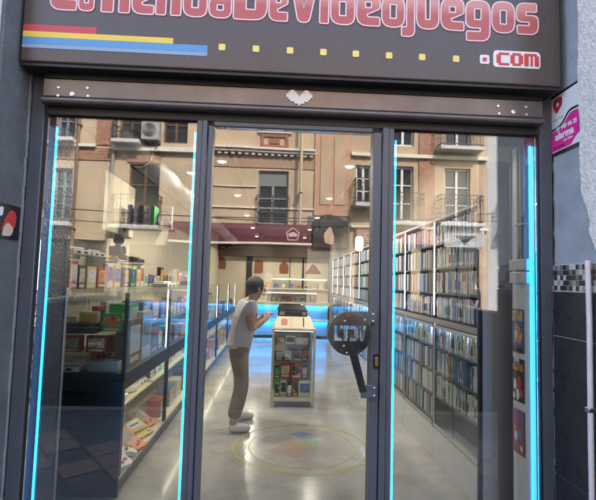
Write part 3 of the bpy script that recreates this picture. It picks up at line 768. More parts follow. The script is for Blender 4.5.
# projected light logo, painted onto the floor as translucent rings and blocks
dm = lambda n, c, f: (lambda m: m)(_light_paint(n, c, f))
def _light_paint(n, c, f):
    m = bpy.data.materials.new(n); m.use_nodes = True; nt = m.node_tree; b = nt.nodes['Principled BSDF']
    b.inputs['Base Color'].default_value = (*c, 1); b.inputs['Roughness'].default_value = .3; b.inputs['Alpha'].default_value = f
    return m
rg = T('floor_light_logo', 'faint yellow green double ring of projected light with coloured blocks, painted on the concrete floor', 'painted light', (.275, 1.80, .004))
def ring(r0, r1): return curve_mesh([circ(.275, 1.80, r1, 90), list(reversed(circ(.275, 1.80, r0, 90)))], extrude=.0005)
PM('ring', ring(.632, .644), _light_paint('lime_light_paint', (.60, .62, .08), .75), rg, face('U', (0, 0, .006)))
PM('ring', ring(.606, .613), _light_paint('lime_light_paint', (.60, .62, .08), .6), rg, face('U', (0, 0, .006)))
PM('ring', ring(.490, .500), _light_paint('lime_light_paint', (.60, .62, .08), .6), rg, face('U', (0, 0, .006)))
def blk(pts, c): PM('block', curve_mesh([[(.275+x, 1.80+y) for x, y in rp(pts)]], extrude=.0005), _light_paint('faint_light_paint', c, .14), rg, face('U', (0, 0, .006)))
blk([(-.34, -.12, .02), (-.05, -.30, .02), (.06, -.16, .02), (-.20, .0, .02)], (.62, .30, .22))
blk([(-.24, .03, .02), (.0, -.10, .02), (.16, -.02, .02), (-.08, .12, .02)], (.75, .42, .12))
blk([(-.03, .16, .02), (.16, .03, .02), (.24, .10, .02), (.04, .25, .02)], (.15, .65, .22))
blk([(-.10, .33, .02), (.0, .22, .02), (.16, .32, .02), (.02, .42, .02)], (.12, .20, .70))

# ---------------------------------------------------------------- small merchandise, one of each kind
def at(loc, rz=0, rx=0, ry=0):
    return Matrix.Translation(loc) @ Matrix.Rotation(rz, 4, 'Z') @ Matrix.Rotation(rx, 4, 'X') @ Matrix.Rotation(ry, 4, 'Y')
def carton(loc, sx, sy, sz, col, label, rz=0, art=None, cat='game box', group=None, facing='F', tilt=0):
    t = T('boxed_game', label, cat, loc, group)
    m = at(loc, rz, tilt)
    P('carton', MB().obox(m @ Matrix.Translation((0, 0, sz/2)), sx, sy, sz), col, t, bevel=.0025)
    if art:
        f = MB()
        if facing == 'F': f.obox(m @ Matrix.Translation((0, -sy/2-.0006, sz*.56)), sx*.80, .001, sz*.60)
        else: f.obox(m @ Matrix.Translation((sx/2+.0006, 0, sz*.56)), .001, sy*.80, sz*.60)
        P('cover_picture', f, art, t)
        f = MB()
        if facing == 'F': f.obox(m @ Matrix.Translation((0, -sy/2-.0006, sz*.13)), sx*.7, .001, sz*.12)
        else: f.obox(m @ Matrix.Translation((sx/2+.0006, 0, sz*.13)), .001, sy*.7, sz*.12)
        P('title_strip', f, M_['cream'], t)
    return t
def console(loc, label, body, trim, rz=0, tilt=0, s=1.0):
    t = T('game_console', label, 'game console', loc); m = at(loc, rz, tilt) @ Matrix.Scale(s, 4)
    P('case', MB().obox(m @ Matrix.Translation((0, 0, .022)), .26, .20, .044).obox(m @ Matrix.Translation((0, .02, .056)), .22, .13, .0225), body, t, bevel=.007*s, seg=3)
    P('lid', MB().obox(m @ Matrix.Translation((0, .025, .0685)), .15, .085, .004), trim, t, bevel=.0015)
    P('slot', MB().obox(m @ Matrix.Translation((0, .025, .0712)), .11, .014, .0016), M_['black_matt'], t)
    for k in (-1, 1):
        P('button', MB().obox(m @ Matrix.Translation((k*.085, -.072, .046)), .03, .014, .007), M_['red'] if k < 0 else M_['grey'], t, bevel=.002)
        P('port', MB().obox(m @ Matrix.Translation((k*.05, -.1006, .022)), .045, .002, .02), M_['black_matt'], t)
    return t
def handheld(loc, label, body, screen, rz=0, tilt=0, s=1.0):
    t = T('handheld_console', label, 'handheld console', loc); m = at(loc, rz, tilt) @ Matrix.Scale(s, 4)
    P('case', MB().prism(rect(-.09, -.10, .09, .10, .02), m, .028), body, t, bevel=.004*s)
    P('bezel', MB().prism(rect(-.065, -.02, .065, .085, .008), m @ Matrix.Translation((0, 0, .0282)), .0015), M_['grey'], t)
    P('screen', MB().prism(rect(-.045, -.008, .045, .072, .003), m @ Matrix.Translation((0, 0, .0299)), .001), screen, t)
    P('cross_pad', MB().prism([(-.065, -.065), (-.05, -.065), (-.05, -.08), (-.035, -.08), (-.035, -.065), (-.02, -.065), (-.02, -.05), (-.035, -.05), (-.035, -.035), (-.05, -.035), (-.05, -.05), (-.065, -.05)], m @ Matrix.Translation((0, 0, .0282)), .005), M_['black_matt'], t)
    for k in (0, 1):
        P('button', MB().lathe([(.011, 0), (.011, .004), (.008, .006), (0, .006)], m @ Matrix.Translation((.03+.028*k, -.066+.014*k, .0282)), 12), M_['red'], t, smooth=40)
    return t
def gamepad(loc, label, body, rz=0, tilt=0, s=1.0):
    t = T('game_controller', label, 'controller', loc); m = at(loc, rz, tilt) @ Matrix.Scale(s, 4)
    o = rp([(-.075, -.065, .02), (-.045, -.06, .02), (-.03, -.02, .02), (.03, -.02, .02), (.045, -.06, .02), (.075, -.065, .02), (.08, .02, .03), (.05, .045, .03), (-.05, .045, .03), (-.08, .02, .03)])
    P('shell', MB().prism(o, m, .03), body, t, bevel=.007*s, seg=3)
    for k in (-1, 1):
        P('stick', MB().lathe([(.006, 0), (.006, .008), (.011, .009), (.011, .014), (0, .013)], m @ Matrix.Translation((k*.028, -.004, .030)), 12), M_['black_matt'], t, smooth=40)
    for dx, dy in ((0, .012), (0, -.012), (.012, 0), (-.012, 0)):
        P('button', MB().lathe([(.005, 0), (.005, .003), (0, .004)], m @ Matrix.Translation((.052+dx, .016+dy, .030)), 8), M_['grey'], t, smooth=40)
    P('cross_pad', MB().prism([(-.062, .012), (-.055, .012), (-.055, .005), (-.047, .005), (-.047, .012), (-.04, .012), (-.04, .02), (-.047, .02), (-.047, .027), (-.055, .027), (-.055, .02), (-.062, .02)], m @ Matrix.Translation((0, 0, .030)), .004), M_['grey'], t)
    return t
def disc(loc, label, r, rz=0, tilt=0):
    t = T('dance_pad_drum', label, 'drum accessory', loc); m = at(loc, rz, tilt)
    P('shell', MB().lathe([(r*.8, 0), (r*.95, .01), (r, .035), (r, .05), (r*.94, .056), (r*.92, .052), (0, .052), (0, 0)][::1], m, 28), M_['white'], t, smooth=40)
    P('skin', MB().lathe([(r*.90, .0525), (r*.5, .057), (0, .058)], m, 28), M_['cream'], t, smooth=60)
    P('rim_button', MB().lathe([(.016, .058), (.016, .062), (0, .063)], m, 14), M_['grey'], t, smooth=40)
    return t

# ---------------------------------------------------------------- counter cabinets along the left wall
XF = -1.075; XB = -1.90
def cabinet(y0, y1, label, first=False):
    t = T('display_cabinet', label, 'display cabinet', ((XF+XB)/2, y0, 0), 'glass counter cabinets along the left wall')
    P('plinth', MB().box(XB, XF-.03, y0+.004, y1-.004, .004, .115), M_['black'], t)
    P('bottom_board', MB().box(XB, XF-.004, y0+.004, y1-.004, .1155, .135), M_['cream'], t)
    P('back_board', MB().box(XB, XB+.02, y0+.004, y1-.004, .1355, 1.44), M_['cream'], t)
    P('shelf', MB().box(XB+.021, XF-.14, y0+.03, y1-.03, .50, .515), M_['cream'], t)
    P('counter_band', MB().box(XB+.021, XF, y0+.004, y1-.004, .735, .855), M_['black_matt'], t, bevel=.004)
    P('lower_glass', MB().box(XF-.010, XF-.004, y0+.03, y1-.03, .137, .733), M_['vglass'], t)
    P('upper_glass', MB().box(XF-.010, XF-.004, y0+.03, y1-.03, .857, 1.43), M_['vglass'], t)
    P('top_glass', MB().box(XB+.021, XF-.002, y0+.004, y1-.004, 1.432, 1.440), M_['vglass'], t)
    P('glass_shelf', MB().box(XB+.022, XF-.03, y0+.03, y1-.03, 1.12, 1.128), M_['vglass'], t)
    for yy in (y0+.004, y1-.03):
        P('post', MB().box(XF-.026, XF, yy, yy+.0255, .136, .734).box(XF-.026, XF, yy, yy+.0255, .856, 1.431), M_['black_matt'], t)
    P('light_strip', MB().box(XF-.09, XF-.05, y0+.05, y1-.05, .722, .7345), M_['case_led'], t)
    P('light_strip', MB().box(XF-.024, XF-.014, y1-.042, y1-.032, .86, 1.43), M_['white_led'], t)
    if first:
        P('end_panel', MB().box(XB, XF-.001, y0-.016, y0+.003, .004, .80), M_['black'], t)
        P('end_glass', MB().box(XB, XF-.001, y0-.010, y0-.003, .802, 1.44), M_['vglass'], t)
    return t
cabinet(.80, 2.09, 'glass counter cabinet with black end panel nearest the window', True)
cabinet(2.095, 3.95, 'glass counter cabinet second from the window')
cabinet(3.955, 5.80, 'glass counter cabinet third from the window')
cabinet(5.805, 7.60, 'glass counter cabinet fourth from the window')
cabinet(7.605, 9.20, 'glass counter cabinet farthest from the window')
# first cabinet, lower display
handheld((-1.20, .96, .19), 'cream handheld console tilted on the low shelf nearest the window', M_['white'], M_['grey'], R_(60), R_(28), 1.25)
gamepad((-1.17, 1.12, .16), 'white game controller lying beside the cream handheld', M_['white'], R_(70), R_(15), 1.25)
handheld((-1.21, 1.30, .19), 'bright orange square console with grey screen on the low shelf', M_['orange'], M_['grey'], R_(70), R_(26), 1.35)
console((-1.24, 1.62, .16), 'yellow cased console in the low display past the orange one', M_['yellow'], M_['pgrey'], R_(72), R_(24), 1.1)
handheld((-1.26, 1.90, .19), 'small orange handheld at the far end of the low display', M_['orange'], M_['black'], R_(80), R_(30), 1.15)
gamepad((-1.30, .95, .52), 'white controller on the upper inner shelf nearest the window', M_['white'], R_(40))
gamepad((-1.27, 1.10, .52), 'white controller in front of the cream drum pads', M_['white'], R_(80))
disc((-1.34, 1.36, .52), 'round cream drum pad, larger one on the upper inner shelf', .115)
disc((-1.33, 1.68, .52), 'round cream drum pad, smaller one behind the larger pad', .095)
console((-1.36, 1.93, .52), 'white console at the end of the upper inner shelf', M_['white'], M_['grey'], R_(90))
carton((-1.50, 1.12, .1365), .20, .22, .30, M_['pgrey'], 'pale grey box standing behind the cream handheld', art=ART['white'], facing='S')
carton((-1.52, 1.45, .1365), .20, .24, .28, M_['grey'], 'mid grey box standing behind the orange console', art=ART['cream'], facing='S')
carton((-1.52, 1.80, .1365), .20, .26, .30, M_['white'], 'white box standing behind the yellow console', art=ART['orange'], facing='S')
# first cabinet, upper display
brownbox = mat('brown_card', (.22, .11, .06), .5)
carton((-1.17, 1.15, .856), .10, .30, .36, brownbox, 'brown boxed console with a white picture in the upper glass', art=ART['white'], facing='S')
carton((-1.17, 1.47, .856), .10, .26, .40, M_['pgrey'], 'tall grey boxed console beside the brown box', art=ART['grey'], facing='S')
carton((-1.19, 1.76, .856), .12, .24, .22, M_['red'], 'red boxed console low in the upper glass', art=ART['black'], facing='S')
carton((-1.19, 1.97, .856), .12, .16, .20, M_['black'], 'black boxed console beside the low red box', art=ART['cream'], facing='S')
for i, (y, c, a) in enumerate(((1.25, 'green', 'white'), (1.60, 'blue', 'cream'), (1.9, 'red', 'white'))):
    carton((-1.25, y, 1.129), .16, .24, .20, M_[c], c+' game box on the glass shelf above the band', art=ART[a], facing='S')
for i, x in enumerate((-1.72, -1.53, -1.34)):
    carton((x, .97, .98), .15, .07, .12, M_['red'], ('leftmost', 'middle', 'rightmost')[i]+' of three red game boxes behind the window end glass', art=ART['cream' if i else 'black'])
P('riser', MB().box(-1.88, -1.16, .83, 1.03, .965, .979), M_['vglass'], [o for o in scene.objects if o.name == 'display_cabinet'][0])
console((-1.52, .90, .856), 'white console lying low behind the window end glass', M_['white'], M_['pgrey'], 0, 0, .9)
carton((-1.25, .90, .856), .22, .12, .075, M_['silver'], 'flat silver box beside the white console at the window end')
console((-1.45, .93, 1.129), 'black console on the glass shelf at the window end', M_['black_matt'], M_['grey'], R_(6))
console((-1.76, .95, 1.129), 'grey console on the glass shelf at the window end', M_['pgrey'], M_['black_matt'], R_(-5))
stock_r = random.Random(11)
names_ = ['red', 'blue', 'pgrey', 'black', 'green', 'white', 'orange', 'purple', 'yellow', 'cream']
def stock(where, x, y0, y1, z, hmin, hmax, facing='S', w0=.12, w1=.2, d=.05):
    y = y0; combos = [(a, b) for a in names_ for b in names_ if a != b]; stock_r.shuffle(combos)
    while y < y1:
        w_ = stock_r.uniform(w0, w1); c1, c2 = combos.pop(); h_ = stock_r.uniform(hmin, hmax)
        lab = f'{c1} box with {c2} cover {where}'.replace('pgrey', 'pale grey')
        if facing == 'S': carton((x, y+w_/2, z), d, w_, h_, M_[c1], lab, art=ART[c2], facing='S')
        else: carton((y+w_/2, x, z), w_, d, h_, M_[c1], lab, art=ART[c2])
        y += w_+stock_r.uniform(.012, .035)
stock('in the back of the upper glass nearest the window', -1.42, 1.10, 2.0, .856, .14, .24)
stock('at the back of the first cabinet glass shelf', -1.45, 1.15, 2.0, 1.129, .12, .22)
stock('at the back of the first cabinet inner shelf', -1.58, .95, 2.0, .5155, .10, .18)
stock('standing on top of the cabinet nearest the window', -1.62, 1.0, 2.0, 1.441, .14, .24)
stock('standing on top of the second cabinet', -1.62, 2.2, 3.85, 1.441, .12, .26)
stock('standing on top of the third cabinet', -1.62, 4.1, 5.7, 1.441, .12, .26)
stock('on the glass shelf of the second cabinet', -1.22, 2.2, 3.85, 1.129, .12, .22)
stock('on the glass shelf of the third cabinet', -1.22, 4.05, 5.7, 1.129, .12, .22)
stock('on the inner shelf of the second cabinet', -1.30, 2.2, 3.85, .5155, .10, .19)
stock('behind the red boxes at the window end', 1.01, -1.85, -1.2, 1.129, .10, .2, 'F')
# things standing on top of the cabinets and inside the farther ones
tones = ['red', 'blue', 'pgrey', 'black', 'green', 'white', 'orange', 'purple', 'yellow', 'cream']
plc = ('second', 'third', 'fourth', 'last')
for ci, (y0, y1) in enumerate(((2.095, 3.95), (3.955, 5.80), (5.805, 7.60), (7.605, 9.20))):
    n = (5, 4, 3, 3)[ci]
    used = set()
    for k in range(n):
        y = y0+.2+(y1-y0-.35)*k/(n-1)
        c1 = tones[(ci*3+k) % 10]; c2 = tones[(ci*5+k*2+4) % 10]
        if c1 == c2: c2 = tones[(tones.index(c1)+3) % 10]
        carton((-1.22, y, .1365), .14, .24, random.uniform(.16, .30), M_[c1], f'{c1} box with {c2} cover low in the {plc[ci]} cabinet'.replace('pgrey', 'pale grey'), art=ART[c2], facing='S')
        carton((-1.20, y+.05, .856), .12, random.uniform(.18, .26), random.uniform(.14, .24), M_[c2], f'{c2} box with {c1} cover in the upper glass of the {plc[ci]} cabinet'.replace('pgrey', 'pale grey'), art=ART[c1], facing='S')
console((-1.35, 2.9, 1.441), 'white console standing on top of the second cabinet', M_['white'], M_['grey'], R_(80))
console((-1.40, 4.6, 1.441), 'black console standing on top of the third cabinet', M_['black_matt'], M_['grey'], R_(80))

# wall cabinet, wall shelf and headphones on the left wall
t = T('wall_cabinet', 'cream cabinet hung high on the cream side wall', 'wall cabinet', (-1.85, 2.35, 1.98))
P('body', MB().box(-1.984, -1.72, 1.85, 2.78, 1.99, 2.60), M_['cream_wall'], t, bevel=.012)
P('door', MB().box(-1.7195, -1.706, 1.86, 2.31, 2.0, 2.59), M_['cream_wall'], t, bevel=.004)
P('door', MB().box(-1.7195, -1.706, 2.32, 2.77, 2.0, 2.59), M_['cream_wall'], t, bevel=.004)
t = T('wall_shelf', 'thin black shelf on brackets high above the counter cabinets', 'shelf', (-1.6, 2.6, 2.1))
P('board', MB().box(-1.984, -1.30, 1.98, 2.46, 2.075, 2.095) if False else MB().box(-1.70, -1.18, 2.30, 2.62, 2.075, 2.095), M_['black'], t, bevel=.002)
P('bracket', MB().box(-1.984, -1.69, 2.44, 2.47, 2.05, 2.0745), M_['black_matt'], t)
P('rail', MB().tube([(-1.69, 2.305, 2.16), (-1.40, 2.305, 2.16)], .004, 6).tube([(-1.69, 2.305, 2.24), (-1.40, 2.305, 2.24)], .004, 6).tube([(-1.69, 2.305, 2.096), (-1.69, 2.305, 2.30)], .004, 6).tube([(-1.40, 2.305, 2.096), (-1.40, 2.305, 2.30)], .004, 6), M_['black_matt'], t)
for i, (c, w_) in enumerate((('blue', .05), ('pgrey', .04), ('black', .05), ('white', .03))):
    carton((-1.63+.062*i, 2.47, 2.0955), w_, .17, .24-.02*(i % 2), M_[c], f'{c} slim game box upright on the high black shelf'.replace('pgrey', 'pale grey'))
carton((-1.385, 2.46, 2.0955), .045, .17, .235, M_['green'], 'bright green slim game box upright on the high black shelf')
carton((-1.245, 2.50, 2.0955), .10, .03, .25, M_['cream'], 'cream card standing behind the purple headphones')
t = T('headphones', 'purple headphones leaning on the cream card of the high shelf', 'headphones', (-1.27, 2.44, 2.0955))
arc = [(-1.27+.075*math.cos(a), 2.44, 2.20+.085*math.sin(a)) for a in [R_(x) for x in range(-35, 216, 10)]]
P('headband', MB().tube(arc, .010, 8), M_['purple'], t, smooth=60)
for k in (-1, 1):
    P('ear_cup', MB().lathe([(0, -.02), (.035, -.018), (.04, 0), (.035, .018), (0, .02)], Matrix.Translation((-1.27+k*.062, 2.44, 2.14)) @ Matrix.Rotation(PI/2, 4, 'Y'), 18), M_['purple'], t, smooth=50)

t = T('wall_shelf', 'long glass shelf above the counter cabinets with consoles and a grey plush toy', 'shelf', (-1.8, 2.1, 1.72))
P('board', MB().box(-1.984, -1.62, 1.15, 3.40, 1.715, 1.727), M_['vglass'], t)
for y in (1.4, 2.3, 3.2): P('bracket', MB().box(-1.984, -1.70, y, y+.02, 1.69, 1.7145), M_['chrome'], t)
console((-1.78, 1.42, 1.7275), 'white console on the long glass shelf nearest the window', M_['white'], M_['grey'], R_(80))
console((-1.78, 1.78, 1.7275), 'red topped console on the long glass shelf', M_['pgrey'], M_['red'], R_(84))
gamepad((-1.72, 2.08, 1.7275), 'yellow controller on the long glass shelf', M_['yellow'], R_(60))
carton((-1.82, 2.62, 1.7275), .12, .20, .16, M_['white'], 'white box with red cover on the long glass shelf', art=ART['red'], facing='S')
console((-1.78, 3.05, 1.7275), 'dark console at the far end of the long glass shelf', M_['black_matt'], M_['grey'], R_(88))
t = T('plush_toy', 'grey plush toy sitting on the long glass shelf', 'plush toy', (-1.72, 2.33, 1.7275))
pl = mat('grey_plush', (.22, .22, .23), .95, noise=.2, nscale=60, bump=.6, bscale=120)
P('torso', MB().ball((-1.72, 2.33, 1.81), .06, .07, .082), pl, t, smooth=60)
P('head', MB().ball((-1.71, 2.33, 1.935), .055, .06, .055), pl, t, smooth=60)
for k in (-1, 1):
    P('ear', MB().ball((-1.72, 2.33+k*.045, 1.985), .018, .022, .03, 10, 8), pl, t, smooth=60)
    P('leg', MB().ball((-1.655, 2.33+k*.05, 1.755), .06, .03, .027, 12, 8), pl, t, smooth=60)
    P('arm', MB().ball((-1.68, 2.33+k*.075, 1.83), .03, .022, .055, 12, 8), pl, t, smooth=60)
P('cable', MB().tube([(-1.66, 2.10, 1.75), (-1.60, 2.14, 1.70), (-1.59, 2.2, 1.58), (-1.61, 2.3, 1.55), (-1.6, 2.42, 1.60), (-1.6, 2.5, 1.70)], .006, 6), M_['yellow'], [o for o in scene.objects if o.name == 'game_controller.003'][0] if 'game_controller.003' in scene.objects else t, smooth=60)

# ---------------------------------------------------------------- game shelving on the right
M_['added_fill'] = emis('cool_added_fill', (.92, .96, 1.0), 13.0)  # glow of the fill strips added to brighten the lower cases
divider_m = mat('pale_divider', (.42, .40, .36), .5)
shelf_m = mat('slate_shelf', (.10, .11, .14), .5)
GX = 1.44; GD = .17
case_cols = [(.78, .80, .82), (.60, .68, .80), (.10, .24, .55), (.80, .81, .82), (.04, .04, .05), (.40, .10, .08), (.72, .75, .78), (.25, .42, .70), (.45, .47, .50), (.76, .78, .80), (.10, .24, .18), (.70, .74, .80), (.10, .11, .14), (.62, .50, .30)]
cm = randmat('case_plastic', case_cols); cm2 = randmat('case_insert', case_cols[5:]+case_cols[:5]); cm_attr = randmat('case_plastic_mass', case_cols, attr=True)
mb = MB().slot(0).box(0, .13, -.0115, .0115, 0, .178)
mb.slot(1).box(-.0006, -.0001, -.0085, .0085, .105, .165)
mb.slot(2).box(-.0006, -.0001, -.0085, .0085, .010, .035)
case0 = None
ordn = ('lowest', 'second', 'third', 'fourth', 'fifth', 'sixth', 'seventh', 'top')
near = ('nearest the window', 'second from the window', 'third from the window', 'fourth', 'fifth', 'sixth', 'seventh', 'eighth', 'ninth')
mass = MB(); tones_f = []
mass_c = 0
def shelving(k, y0, y1, lower):
    t = T('game_shelving', f'narrow game shelving unit with white light strip, {near[k]}' + (' in the row' if k > 2 else ''), 'shelving unit', (GX+.1, y0, 0), 'game shelving along the right wall')
    P('plinth', MB().box(GX+.003, GX+GD, y0+.002, y1-.002, .004, .283), M_['pgrey'], t, bevel=.002)
    P('back_board', MB().box(GX+GD-.012, GX+GD, y0+.002, y1-.002, .2835, 2.16), M_['black_matt'], t)
    P('divider', MB().box(GX, GX+GD-.0125, y0+.002, y1-.002, 1.205, 1.222).box(GX-.002, GX+GD-.0125, y0+.002, y1-.002, 1.2225, 1.25), divider_m, t, bevel=.002)
    P('divider_dark_band', MB().box(GX-.0025, GX+.02, y0+.002, y1-.002, 1.2505, 1.262), M_['black_matt'], t)  # dark band along the top of the divider
    P('top_board', MB().box(GX, GX+GD-.0125, y0+.002, y1-.002, 2.14, 2.16), M_['pgrey'], t)
    P('side_panel', MB().box(GX, GX+GD-.0125, y0+.002, y0+.018, .2835, 1.2045).box(GX, GX+GD-.0125, y0+.002, y0+.018, 1.2625, 2.1395), shelf_m, t)
    P('side_panel', MB().box(GX, GX+GD-.0125, y1-.018, y1-.002, .2835, 1.2045).box(GX, GX+GD-.0125, y1-.018, y1-.002, 1.2625, 2.1395), M_['black_matt'], t)
    P('door_frame', MB().box(GX-.006, GX-.0005, y1-.045, y1-.019, .30, 1.19).box(GX-.006, GX-.0005, y0+.019, y1-.0455, .30, .325).box(GX-.006, GX-.0005, y0+.019, y1-.0455, 1.165, 1.19), M_['silver'], t, bevel=.001)
    P('valance', MB().box(GX+.002, GX+.010, y0+.02, y1-.046, 1.166, 1.2045), shelf_m, t)  # added lip that keeps the fill strip behind it out of sight
    P('added_fill_strip', MB().box(GX+.012, GX+.03, y0+.02, y1-.046, 1.193, 1.204), M_['added_fill'], t)  # added hidden strip that brightens the lower game cases
    P('door_glass', MB().box(GX-.005, GX-.0015, y0+.02, y1-.046, .3255, 1.1645), M_['vglass'], t)
    P('door_joint', MB().box(GX-.0065, GX-.0052, (y0+y1)/2-.003, (y0+y1)/2+.003, .326, 1.164), M_['frame_dark'], t)
    P('light_strip', MB().box(GX-.010, GX-.001, y1-.034, y1-.022, 1.28, 2.13), M_['white_led'], t)
    zs = list(lower)+[1.265, 1.485, 1.705, 1.925]
    for z in zs:
        if z != 1.265 and z > .3: P('shelf', MB().box(GX+.004, GX+GD-.013, y0+.019, y1-.019, z-.014, z), shelf_m, t)
    return zs
units = []
for k in range(9):
    y0 = .615+.94*k; lower = (.565, .785, 1.0) if k == 0 else (.345, .56, .78, 1.0)
    units.append((y0, y0+.94, shelving(k, y0, y0+.94, lower)))
case_n = 0
rr2 = random.Random(3)
for k, (y0, y1, zs) in enumerate(units):
    for si, z in enumerate(zs):
        indiv = (k == 0) or (k == 1 and si in (3, 4))
        y = y0+.03
        empty_to = None
        if k == 0 and si == 1: empty_to = y0+.50
        while y < y1-.045:
            s = rr2.choice((1.0, 1.0, 1.05, 1.3, .9)); hh = rr2.choice((1.0, 1.0, 1.0, .94, 1.04)); th = .0225*s if k < 2 else .034*s
            if rr2.random() < .05 or (empty_to and y > y0+.14 and y < empty_to and rr2.random() < .8): y += th*1.0; continue
            if indiv and case_n < 298:
                lab = f'game case standing spine out on the {ordn[si]} shelf of the unit {near[k]}'
                if case0 is None:
                    case0 = P('game_case', mb, [cm, cm2, M_['white']], None, loc=(0, 0, 0))
                    setprops(case0, lab, 'game case', 'game cases on the right shelving'); c = case0
                else:
                    c = case0.copy(); COL.objects.link(c); c['label'] = lab
                c.location = (GX+.012+rr2.uniform(0, .012), y+th/2, z+.0005); c.scale = (1, th/.0238, hh)
                case_n += 1
            else:
                xx = GX+.012+rr2.uniform(0, .012)
                nf = len(mass.f); mass.box(xx, xx+.12, y+.001, y+th-.001, z+.0005, z+.178*hh); tones_f += [rr2.random()]*6
            y += th
o = P('game_cases', mass, cm_attr)
a = o.data.attributes.new('tone', 'FLOAT', 'FACE'); a.data.foreach_set('value', tones_f)
setprops(o, 'rows of game cases filling the farther shelving units on the right', 'game cases', kind='stuff')
one('end_panel', MB().box(GX, GX+.215, .575, .612, .004, 2.45), M_['white'], 'tall pale grey panel closing the game shelving behind the right pane', 'panel', loc=(1.5, .59, 0), bevel=.003)
one('end_trim', MB().box(GX-.028, GX-.001, .572, .60, .004, 2.45), M_['frame_dark'], 'dark upright trim on the edge of the pale grey panel', 'trim', loc=(1.42, .585, 0), bevel=.002)
t = T('wall_lamp', 'glowing white rounded lamp on the right shelving', 'lamp', (1.36, 4.5, 2.05))
P('shade', MB().prism(rect(1.22, 2.055, 1.345, 2.295, .05), face('F', (0, 4.54, 0)), .05), emis('lamp_shade_glow', (1, .93, .80), .35), t, bevel=.012)
P('arm', MB().box(1.3455, 1.44, 4.505, 4.525, 2.16, 2.18), M_['white'], t)

# ---------------------------------------------------------------- display case in the middle of the floor
CX0, CX1, CY0, CY1 = -.045, .497, 3.075, 3.62
t = T('display_case', 'glazed display case with cream frame in the middle of the floor', 'display case', (.226, 3.35, 0))
alu = mat('champagne_aluminium', (.58, .55, .47), .35, .5)
for xx in (CX0, CX1-.026):
    for yy in (CY0, CY1-.026):
        P('leg', MB().box(xx, xx+.026, yy, yy+.026, .004, .935), alu, t, bevel=.002)
P('base_board', MB().box(CX0+.001, CX1-.001, CY0+.002, CY1-.002, .078, .115) if False else MB().box(CX0+.027, CX1-.027, CY0+.002, CY1-.002, .078, .112), alu, t, bevel=.002)
P('top_board', MB().box(CX0-.004, CX1+.004, CY0-.004, CY1+.004, .936, .962), alu, t, bevel=.003)
for z in (.33, .545, .75):
    P('shelf', MB().box(CX0+.02, CX1-.02, CY0+.03, CY1-.03, z, z+.008), M_['vglass'], t)
P('back_board', MB().box(CX0+.027, CX1-.027, CY1-.012, CY1-.004, .113, .935), M_['grey'], t)
P('front_glass', MB().box(CX0+.027, CX1-.027, CY0+.006, CY0+.011, .113, .935), M_['vglass'], t)
P('side_glass', MB().box(CX0+.006, CX0+.011, CY0+.027, CY1-.027, .08, .935), M_['vglass'], t)
P('side_glass', MB().box(CX1-.011, CX1-.006, CY0+.027, CY1-.027, .08, .935), M_['vglass'], t)
P('light_strip', MB().box(CX0+.03, CX1-.03, CY0+.03, CY0+.04, .926, .9355), M_['white_led'], t)
def row(z, items, where):
    n = len(items); x = CX0+.045
    for i, (w_, h_, c, a, lab) in enumerate(items):
        carton((x+w_/2, CY0+.13+.03*(i % 2), z), w_, .06, h_, M_[c], lab+' '+where, art=ART[a] if a else None); x += w_+.008
row(.1125, [(.07, .17, 'green', 'black', 'small green game box'), (.075, .19, 'pgrey', 'black', 'grey game box with a dark cover'), (.06, .16, 'black', 'white', 'black game box with a white cover'), (.07, .18, 'red', 'black', 'narrow red game box'), (.15, .19, 'white', 'blue', 'wide white game box with a blue cover')], 'on the bottom of the display case')
row(.339, [(.06, .15, 'black', 'green', 'slim black game box'), (.13, .17, 'red', 'cream', 'wide red game box with cream cover, left one'), (.13, .17, 'red', 'black', 'wide red game box with black cover, right one'), (.07, .15, 'blue', 'white', 'narrow blue game box')], 'on the low glass shelf')
row(.554, [(.10, .12, 'black', 'pgrey', 'black game box with grey cover'), (.11, .14, 'purple', 'pgrey', 'purple game box'), (.10, .12, 'grey', 'black', 'mid grey game box'), (.08, .15, 'black', 'red', 'black game box with red cover')], 'on the middle glass shelf')
row(.759, [(.12, .09, 'black', 'orange', 'black game box with orange cover'), (.12, .10, 'cream', 'black', 'cream game box'), (.16, .08, 'pgrey', 'white', 'low grey game box')], 'on the top glass shelf')
# sloping cream box and black machines on the case
t = T('arcade_console', 'sloping cream arcade box standing on the display case', 'arcade box', (.226, 3.35, .963))
x0, x1 = CX0+.02, CX1-.02
vs = [(x0, 3.10, .963), (x1, 3.10, .963), (x1-.01, 3.50, .963), (x0+.01, 3.50, .963), (x0+.035, 3.25, 1.098), (x1-.035, 3.25, 1.098), (x1-.045, 3.50, 1.098), (x0+.045, 3.50, 1.098)]
P('cabinet', MB().add(vs, [(3, 2, 1, 0), (4, 5, 6, 7), (0, 1, 5, 4), (1, 2, 6, 5), (2, 3, 7, 6), (3, 0, 4, 7)]), M_['cream'], t, bevel=.006)
sl = Vector((0, .15, .135)).normalized(); fm = Matrix((Vector((1, 0, 0)), sl, Vector((1, 0, 0)).cross(sl))).transposed().to_4x4(); fm.translation = (.226, 3.175, 1.0305)
P('picture', MB().prism(rp([(-.165, -.05, .02), (-.085, -.05, .02), (-.085, .06, .03), (-.165, .06, .03)]), fm @ Matrix.Translation((0, 0, .0005)), .002), mat('rose_print', (.55, .22, .17), .5), t)
P('slot', MB().prism(rect(.112, -.07, .126, .08), fm @ Matrix.Translation((0, 0, .0005)), .002), M_['black'], t)
P('seam', MB().prism(rect(-.042, -.08, -.037, .085), fm @ Matrix.Translation((0, 0, .0005)), .001), M_['grey'], t)
t = T('video_recorder', 'black front loading machine stacked on the cream arcade box', 'video recorder', (.21, 3.4, 1.099))
P('case', MB().box(.02, .40, 3.27, 3.50, 1.099, 1.180), M_['black'], t, bevel=.006)
P('front_strip', MB().box(.04, .38, 3.2675, 3.2695, 1.115, 1.16), M_['grey'], t)
